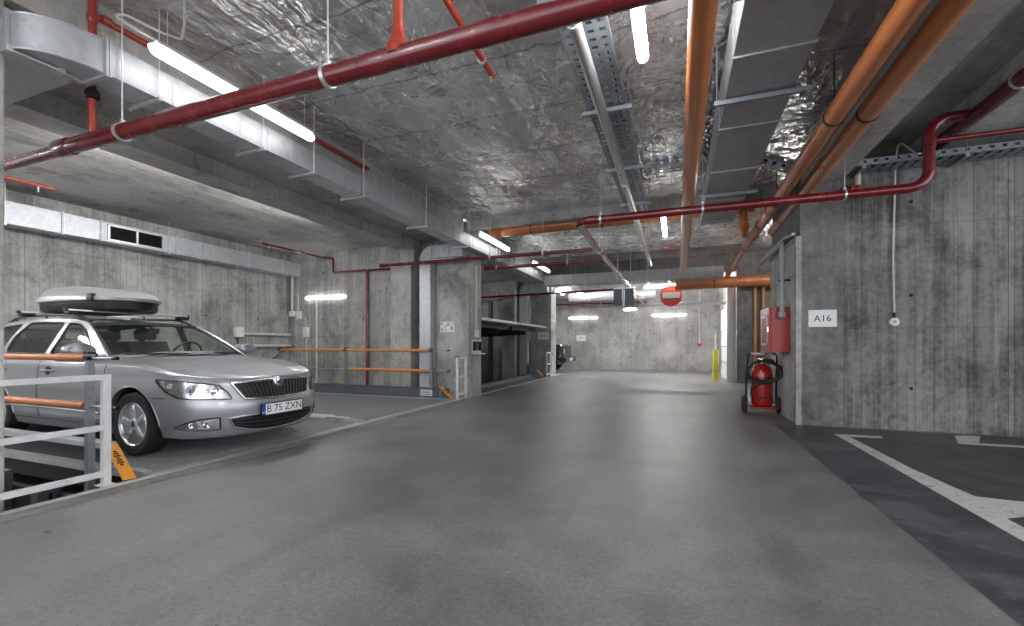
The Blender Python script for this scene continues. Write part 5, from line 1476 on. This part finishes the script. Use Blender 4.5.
# ------------------------------------------------------------------ far end things
root = thing('bollard', (1.12, 15.0, 0), 'yellow bollard with a white pole beside the ramp door', 'bollard')
obj('post', MB().lathe([(.085, 0), (.085, .92), (.07, .96), (0, .97)], (1.12, 15.0, 0), (0, 0, 1), 20), M['yellow'], root, 40)
obj('white_pole', MB().rod((1.12, 15.0, .95), (1.12, 15.0, 1.45), .025, 10), M['white'], root, 40)
obj('base_plate', MB().box(1.0, 1.24, 14.88, 15.12, 0, .012), M['yellow'], root)
root = thing('no_entry_sign', (-.18, 15.0, 2.40), 'round red no entry sign with a white bar hanging over the far lane', 'sign')
obj('disc', MB().lathe([(.0, -.006), (.33, -.006), (.34, 0), (.33, .006), (0, .006)], (-.18, 14.98, 2.68), (0, -1, 0), 36), M['sign_red'], root, 40)
obj('white_bar', MB().box(-.45, .09, 14.966, 14.972, 2.60, 2.78, .002), M['sign_white'], root, label='white bar of the sign')
obj('hanging_rod', MB().rod((-.42, 15.0, 2.45), (-.42, 15.0, ZC), .008, 6).rod((.06, 15.0, 2.45), (.06, 15.0, ZC), .008, 6), M['clip'], root)
root = thing('height_bar', (.2, 15.06, 2.40), 'pale horizontal height limit bar below the no entry sign', 'bar')
obj('bar', MB().box(-1.18, 1.62, 15.04, 15.10, 2.37, 2.46, .006), M['galv'], root)
for x in (-1.05, 1.45): obj('hanging_chain', MB().rod((x, 15.07, 2.45), (x, 15.07, 3.28), .009, 6), M['clip'], root)
root = thing('hanging_panel', (-1.4, 12.5, 2.2), 'dark blue grey hanging double panel over the far lane', 'panel')
obj('panel_board', MB().box(-1.66, -1.42, 12.5, 12.56, 2.20, 2.66, .006), M['platform_blue'], root)
obj('panel_board', MB().box(-1.35, -1.11, 12.5, 12.56, 2.20, 2.66, .006), M['platform_blue'], root)
obj('centre_strip', MB().box(-1.41, -1.36, 12.49, 12.55, 2.18, 2.76, .004), M['sign_white'], root)
obj('panel_bracket', MB().box(-1.66, -1.11, 12.52, 12.55, 2.66, 2.70).rod((-1.56, 12.53, 2.7), (-1.56, 12.53, ZC), .012, 8).rod((-1.2, 12.53, 2.7), (-1.2, 12.53, ZC), .012, 8), M['clip'], root)
root = thing('ramp_door', (1.45, 16, 0), 'white sectional ramp door standing behind the yellow bollard', 'door')
obj('door_leaf', MB().box(1.42, 1.60, 14.75, 16.6, .02, 2.25), M['door_white'], root)
sm = MB()
for z in (.55, 1.05, 1.55): sm.bar((1.415, 14.77, z), (1.415, 16.58, z), .012, .016)
obj('panel_joints', sm, M['seam'], root)
obj('guide_frame', MB().box(1.40, 1.62, 14.60, 14.74, 0, 2.85, .008), M['door_white'], root)
obj('curved_track', MB().sweep(fillet([(1.40, 14.85, 1.9), (1.40, 14.85, 2.32), (1.38, 16.5, 2.36)], .2), .014, 8), M['galv'], root)
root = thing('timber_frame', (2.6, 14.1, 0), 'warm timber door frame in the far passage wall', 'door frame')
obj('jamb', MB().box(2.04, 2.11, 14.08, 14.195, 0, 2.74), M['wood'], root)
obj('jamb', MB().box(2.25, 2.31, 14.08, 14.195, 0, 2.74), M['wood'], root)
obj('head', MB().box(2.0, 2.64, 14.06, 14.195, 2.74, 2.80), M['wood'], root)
obj('warm_light_panel', MB().box(2.06, 2.62, 14.30, 14.33, .02, 2.74), plain('warm_light_concrete', (.22, .17, .11), .6, 0, .2, 4), root)  # warm light on the concrete put into a brown panel
root = thing('wall_outlet', (.9, 19.9, 1.1), 'small red outlet at the foot of a thin pipe on the back wall', 'outlet')
obj('outlet_box', MB().box(.80, .96, 19.9, 19.995, 1.06, 1.16, .006), M['cabinet_red'], root)
obj('outlet_pipe', MB().rod((.89, 19.96, 1.14), (.89, 19.96, 3.7), .022, 8), M['cream'], root)
def bay_sign(label, x, y, z, w=.42, h=.26):
    s = sign_plate(label, x - w / 2, x + w / 2, y, z - h / 2, z + h / 2, 'bay_sign', group=None)
    mk = MB()
    for k in range(3): mk.box(x - w * .28 + k * w * .2, x - w * .28 + k * w * .2 + w * .12, y - .0075, y - .006, z - h * .18, z + h * .18)
    obj('bay_marks', mk, M['grey_conduit'], s)
bay_sign('small white bay sign on the back wall over the black vehicle', -4.12, 19.998, 1.42)
bay_sign('small white bay sign on the lane pillar next to the black vehicle', -4.42, 14.948, 1.42, .40, .26)

# notice on the nearer lane pillar: black and white pictograms
s = sign_plate('white notice with small grey pictograms on the lane pillar', -4.80, -4.46, 8.378, 1.38, 1.60, 'notice_board')
mk = MB()
for (cx, cz, a, b) in ((-4.765, 1.56, .025, .03), (-4.755, 1.43, .03, .03), (-4.60, 1.545, .03, .035), (-4.52, 1.46, .035, .045), (-4.50, 1.56, .02, .02), (-4.66, 1.42, .02, .02)):
    mk.box(cx - a, cx + a, 8.3705, 8.372, cz - b, cz + b)
mk.obox((-4.67, 8.3712, 1.50), (.09, 0, .06), (0, .0008, 0), (-.006, 0, .010))
obj('pictograms', mk, M['grey_conduit'], s)
# controls on the lane face of the nearer pillar
root = thing('control_panel', (-4.10, 8.75, .95), 'pair of black lift control boxes on the side of the pictogram pillar', 'control box')
obj('backplate', MB().box(-4.12, -4.10, 8.52, 8.96, .92, 1.20, .003), M['clip'], root)
for y in (8.60, 8.86):
    c = obj('control_box', MB().box(-4.10, -4.02, y - .06, y + .06, .98, 1.18, .008), M['black'], root)
    obj('key_switch', MB().lathe([(.018, 0), (.018, .014), (0, .015)], (-4.02, y, 1.11), (1, 0, 0), 14), M['chrome'], c, 40)
obj('instruction_label', MB().box(-4.10, -4.092, 8.68, 8.78, 1.0, 1.16), M['sign_white'], root)
obj('shelf', MB().box(-4.12, -3.98, 8.54, 8.94, .90, .92), M['clip'], root)
root = thing('pillar_conduit', (-4.11, 8.72, 1.25), 'pale cable duct with a junction box above the black control boxes', 'conduit')
obj('cable_duct', MB().box(-4.122, -4.085, 8.70, 8.74, 1.40, 2.84), M['cream'], root)
obj('junction_box', MB().box(-4.122, -4.06, 8.66, 8.78, 1.27, 1.42, .006), M['white'], root)
for y_, lab in ((15.3, 'small pale switch box high on the pillar next to the black vehicle'),):
    setp(obj('pillar_box', MB().box(-4.142, -4.09, y_ - .05, y_ + .05, 2.05, 2.18, .005), M['white'], None, label=lab), None, 'switch box')
setp(obj('pillar_switch', MB().box(-4.142, -4.09, 15.25, 15.35, .72, .84, .005), M['white'], None, label='small pale switch low on the pillar next to the black vehicle'), None, 'switch box')

# conduits and boxes in the bay corner
root = thing('corner_conduit', (-9.3, 8.65, 1.9), 'pale vertical conduit in the corner behind the car', 'conduit')
obj('conduit', MB().rod((-9.38, 8.72, 1.95), (-9.38, 8.72, 3.0), .032, 10).sweep(fillet([(-9.36, 8.72, 2.45), (-9.20, 8.74, 2.40), (-9.20, 8.74, 1.95)], .05), .012, 8), M['cream'], root, 40)
obj('junction_box', MB().box(-9.44, -9.30, 8.66, 8.79, 1.84, 1.98, .01), M['white'], root)
obj('junction_box', MB().box(-9.26, -9.13, 8.72, 8.795, 1.78, 1.98, .01), M['white'], root)
root = thing('switch_box', (-8.95, 8.78, 1.2), 'white switch box with a conduit on the bay end wall', 'switch box')
obj('box_body', MB().box(-9.02, -8.88, 8.71, 8.80, 1.30, 1.56, .01), M['white'], root)
obj('feed_conduit', MB().rod((-8.95, 8.77, .30), (-8.95, 8.77, 1.30), .018, 8).rod((-8.95, 8.77, 1.56), (-9.0, 8.77, 1.85), .010, 8), M['cream'], root, 40)
obj('lower_box', MB().box(-9.06, -8.86, 8.73, 8.80, .33, .44, .008), M['grey_conduit'], root)
setp(obj('wall_conduit', MB().box(-8.66, -8.62, 8.785, 8.80, .1, 2.30), M['white'], None, label='thin white vertical conduit below the wall lamp'), None, 'conduit')
root = thing('hydraulic_pipes', (-9.45, 8.0, .9), 'pale horizontal pipes with a white box low on the wall behind the car', 'pipes')
obj('box_body', MB().box(-9.49, -9.38, 7.18, 7.36, 1.28, 1.52, .01), M['white'], root)
obj('upper_pipe', MB().rod((-9.44, 7.36, 1.36), (-9.44, 8.70, 1.36), .032, 10), M['cream'], root, 40)
obj('lower_pipe', MB().rod((-9.44, 7.20, 1.08), (-9.44, 8.70, 1.08), .035, 10), M['cream'], root, 40)
obj('cable', MB().sweep(fillet([(-9.44, 7.25, 1.28), (-9.44, 7.24, .72), (-9.42, 7.6, .66), (-9.40, 8.2, .78), (-9.42, 8.66, 1.06)], .08), .014, 8), M['black_rubber'], root, 50)
obj('riser', MB().rod((-9.42, 8.60, .2), (-9.42, 8.60, 1.9), .012, 8), M['grey_conduit'], root, 40)

# ------------------------------------------------------------------ black off-road vehicle in the last bay
def build_suv(x, y, z):
    """front at +x; boxy off-roader"""
    root = thing('offroad_car', (x - 2.2, y, z), 'black off-road car poking out from behind a far lane pillar', 'car')
    W = .90
    def at(a, b, c): return (x + a, y + b, z + c)
    prof = [(-4.4, .50), (-4.4, 1.05), (-4.25, 1.16), (-1.25, 1.16), (-.12, 1.12), (-.03, 1.06), (-.02, .52), (-.25, .48)]
    m = MB(); N = 6; rows = []
    for (fy, k) in ((-1, .96), (-.97, .99), (-.9, 1), (.9, 1), (.97, .99), (1, .96)):
        rows.append([at((p[0] + 2.2) * k - 2.2, fy * W, .80 + (p[1] - .80) * k) for p in prof])
    m.grid(rows, close=True, flip=True); m.add(rows[0], [tuple(range(8))[::-1]]); m.add(rows[-1], [tuple(range(8))])
    b = obj('body', m, M['suv'], root, 30)
    gp = [(-4.3, 1.10), (-4.2, 1.78), (-1.95, 1.80), (-1.30, 1.10)]
    m = MB(); rows = [[at(p[0], sg * (W - .03 - (.12 if p[1] > 1.5 else 0)), p[1]) for p in gp] for sg in (-1, 1)]
    m.grid(rows, close=True, flip=True); m.add(rows[0], [(3, 2, 1, 0)]); m.add(rows[1], [(0, 1, 2, 3)])
    obj('cabin', m, M['suv'], root, 20)
    ws = [at(-1.90, -.70, 1.74), at(-1.90, .70, 1.74), at(-1.33, .80, 1.16), at(-1.33, -.80, 1.16)]
    ws = [(p[0] + .022, p[1], p[2] + .012) for p in ws]
    obj('windscreen', MB().add(ws, [(3, 2, 1, 0)]), M['lens'], root)
    for sg in (-1, 1):
        for (a0, a1) in ((-1.75, -2.6), (-2.7, -4.0)):
            q = [at(a0 + .15, sg * (W - .02), 1.2), at(a1, sg * (W - .02), 1.2), at(a1, sg * (W - .125), 1.68), at(a0 - .1, sg * (W - .125), 1.68)]
            obj('side_window', MB().add(q, [(0, 1, 2, 3) if sg < 0 else (3, 2, 1, 0)]), M['lens'], root)
    obj('front_bumper', MB().box(*(x - .12, x + .16), y - W - .02, y + W + .02, z + .42, z + .62, .04), M['suv'], root)
    g = obj('grille', MB().box(x - .03, x + .01, y - .42, y + .42, z + .68, z + .96, .01), M['trim'], root)
    for k in range(5): obj('grille_bar', MB().box(x + .008, x + .022, y - .40, y + .40, z + .705 + .052 * k, z + .722 + .052 * k), M['galv_dark'], g)
    for sg in (-1, 1):
        h = obj('headlamp', MB().lathe([(.115, -.02), (.115, .02), (.10, .03), (.06, .02), (0, .018)], at(.0, sg * .62, .84), (1, 0, 0), 24), M['lamp_in'], root, 40)
        obj('lamp_bezel', MB().box(x - .02, x + .008, y + sg * .62 - .15, y + sg * .62 + .15, z + .70, z + .98, .02), M['trim'], h)
        obj('fog_lamp', MB().lathe([(.06, -.02), (.06, .02), (0, .03)], at(.16, sg * .68, .52), (1, 0, 0), 18), M['lamp_in'], root, 40)
        obj('door_mirror', MB().box(x - 1.5, x - 1.36, y + sg * (W + .02), y + sg * (W + .20), z + 1.12, z + 1.32, .03), M['suv'], root)
        for cx in (-.78, -3.5):
            t = obj('tyre', MB().lathe([(.21, -.10), (.33, -.11), (.37, -.07), (.375, 0), (.37, .07), (.33, .11), (.21, .10)], at(cx, sg * .78, .375), (0, sg, 0), 36), M['tyre'], root, 40)
            obj('rim', MB().lathe([(0, .04), (.06, .07), (.08, .04), (.19, .05), (.21, .095), (.215, .08)], at(cx, sg * .78, .375), (0, sg, 0), 28), M['alloy'], t, 40)
            obj('wheel_arch', MB().sweep([at(cx + math.cos(PI * k / 14) * .43, sg * (W + .0), .375 + math.sin(PI * k / 14) * .43) for k in range(15)], .045, 8), M['trim'], root, 50)
    pl = obj('licence_plate', MB().box(x + .16, x + .17, y - .26, y + .26, z + .47, z + .58), M['sign_white'], root)
    ub = MB().box(x - 4.2, x - .25, y - .6, y + .6, z + .30, z + .55)
    obj('underbody', ub, M['trim'], root)
    return root
build_suv(-4.20, 17.65, .0)

# ------------------------------------------------------------------ camera, world, view
cam = bpy.data.cameras.new('camera'); co = link(bpy.data.objects.new('camera', cam))
cam.sensor_fit = 'HORIZONTAL'; cam.sensor_width = 36.0; cam.lens = 440 / 1024 * 36.0
cam.shift_x = 0.0; cam.shift_y = 32 / 1024
co.location = (0, 0, 1.10); co.rotation_euler = (R(90), 0, math.atan(165 / 440))
cam.clip_start = .05
sc = bpy.context.scene; sc.camera = co
wd = bpy.data.worlds.new('fill_sky'); sc.world = wd; wd.use_nodes = True
wd.node_tree.nodes['Background'].inputs[0].default_value = (.9, .95, 1, 1)
wd.node_tree.nodes['Background'].inputs[1].default_value = .4
def portal(name, c, rot, sx, sy):
    # unseen walls left out so world light fills in; portals guide its sampling
    l = bpy.data.lights.new(name, 'AREA'); l.shape = 'RECTANGLE'; l.size = sx; l.size_y = sy; l.cycles.is_portal = True
    o = link(bpy.data.objects.new(name, l)); o.location = c; o.rotation_euler = rot
portal('portal_behind', (-.3, -7.0, 1.0), (R(-90), 0, R(180)), 18.4, 5.6)
portal('portal_side', (9.0, 0.0, 1.9), (R(90), 0, R(90)), 13.8, 3.7)
sc.view_settings.view_transform = 'Standard'; sc.view_settings.look = 'None'
sc.view_settings.gamma = 1.0; sc.view_settings.use_curve_mapping = False
sc.view_settings.exposure = 2.95
try:
    sc.cycles.use_denoising = True; sc.cycles.max_bounces = 8; sc.cycles.diffuse_bounces = 5; sc.cycles.glossy_bounces = 4
    sc.cycles.transparent_max_bounces = 12; sc.cycles.sample_clamp_indirect = 6.0; sc.cycles.caustics_reflective = False; sc.cycles.caustics_refractive = False
except Exception: pass
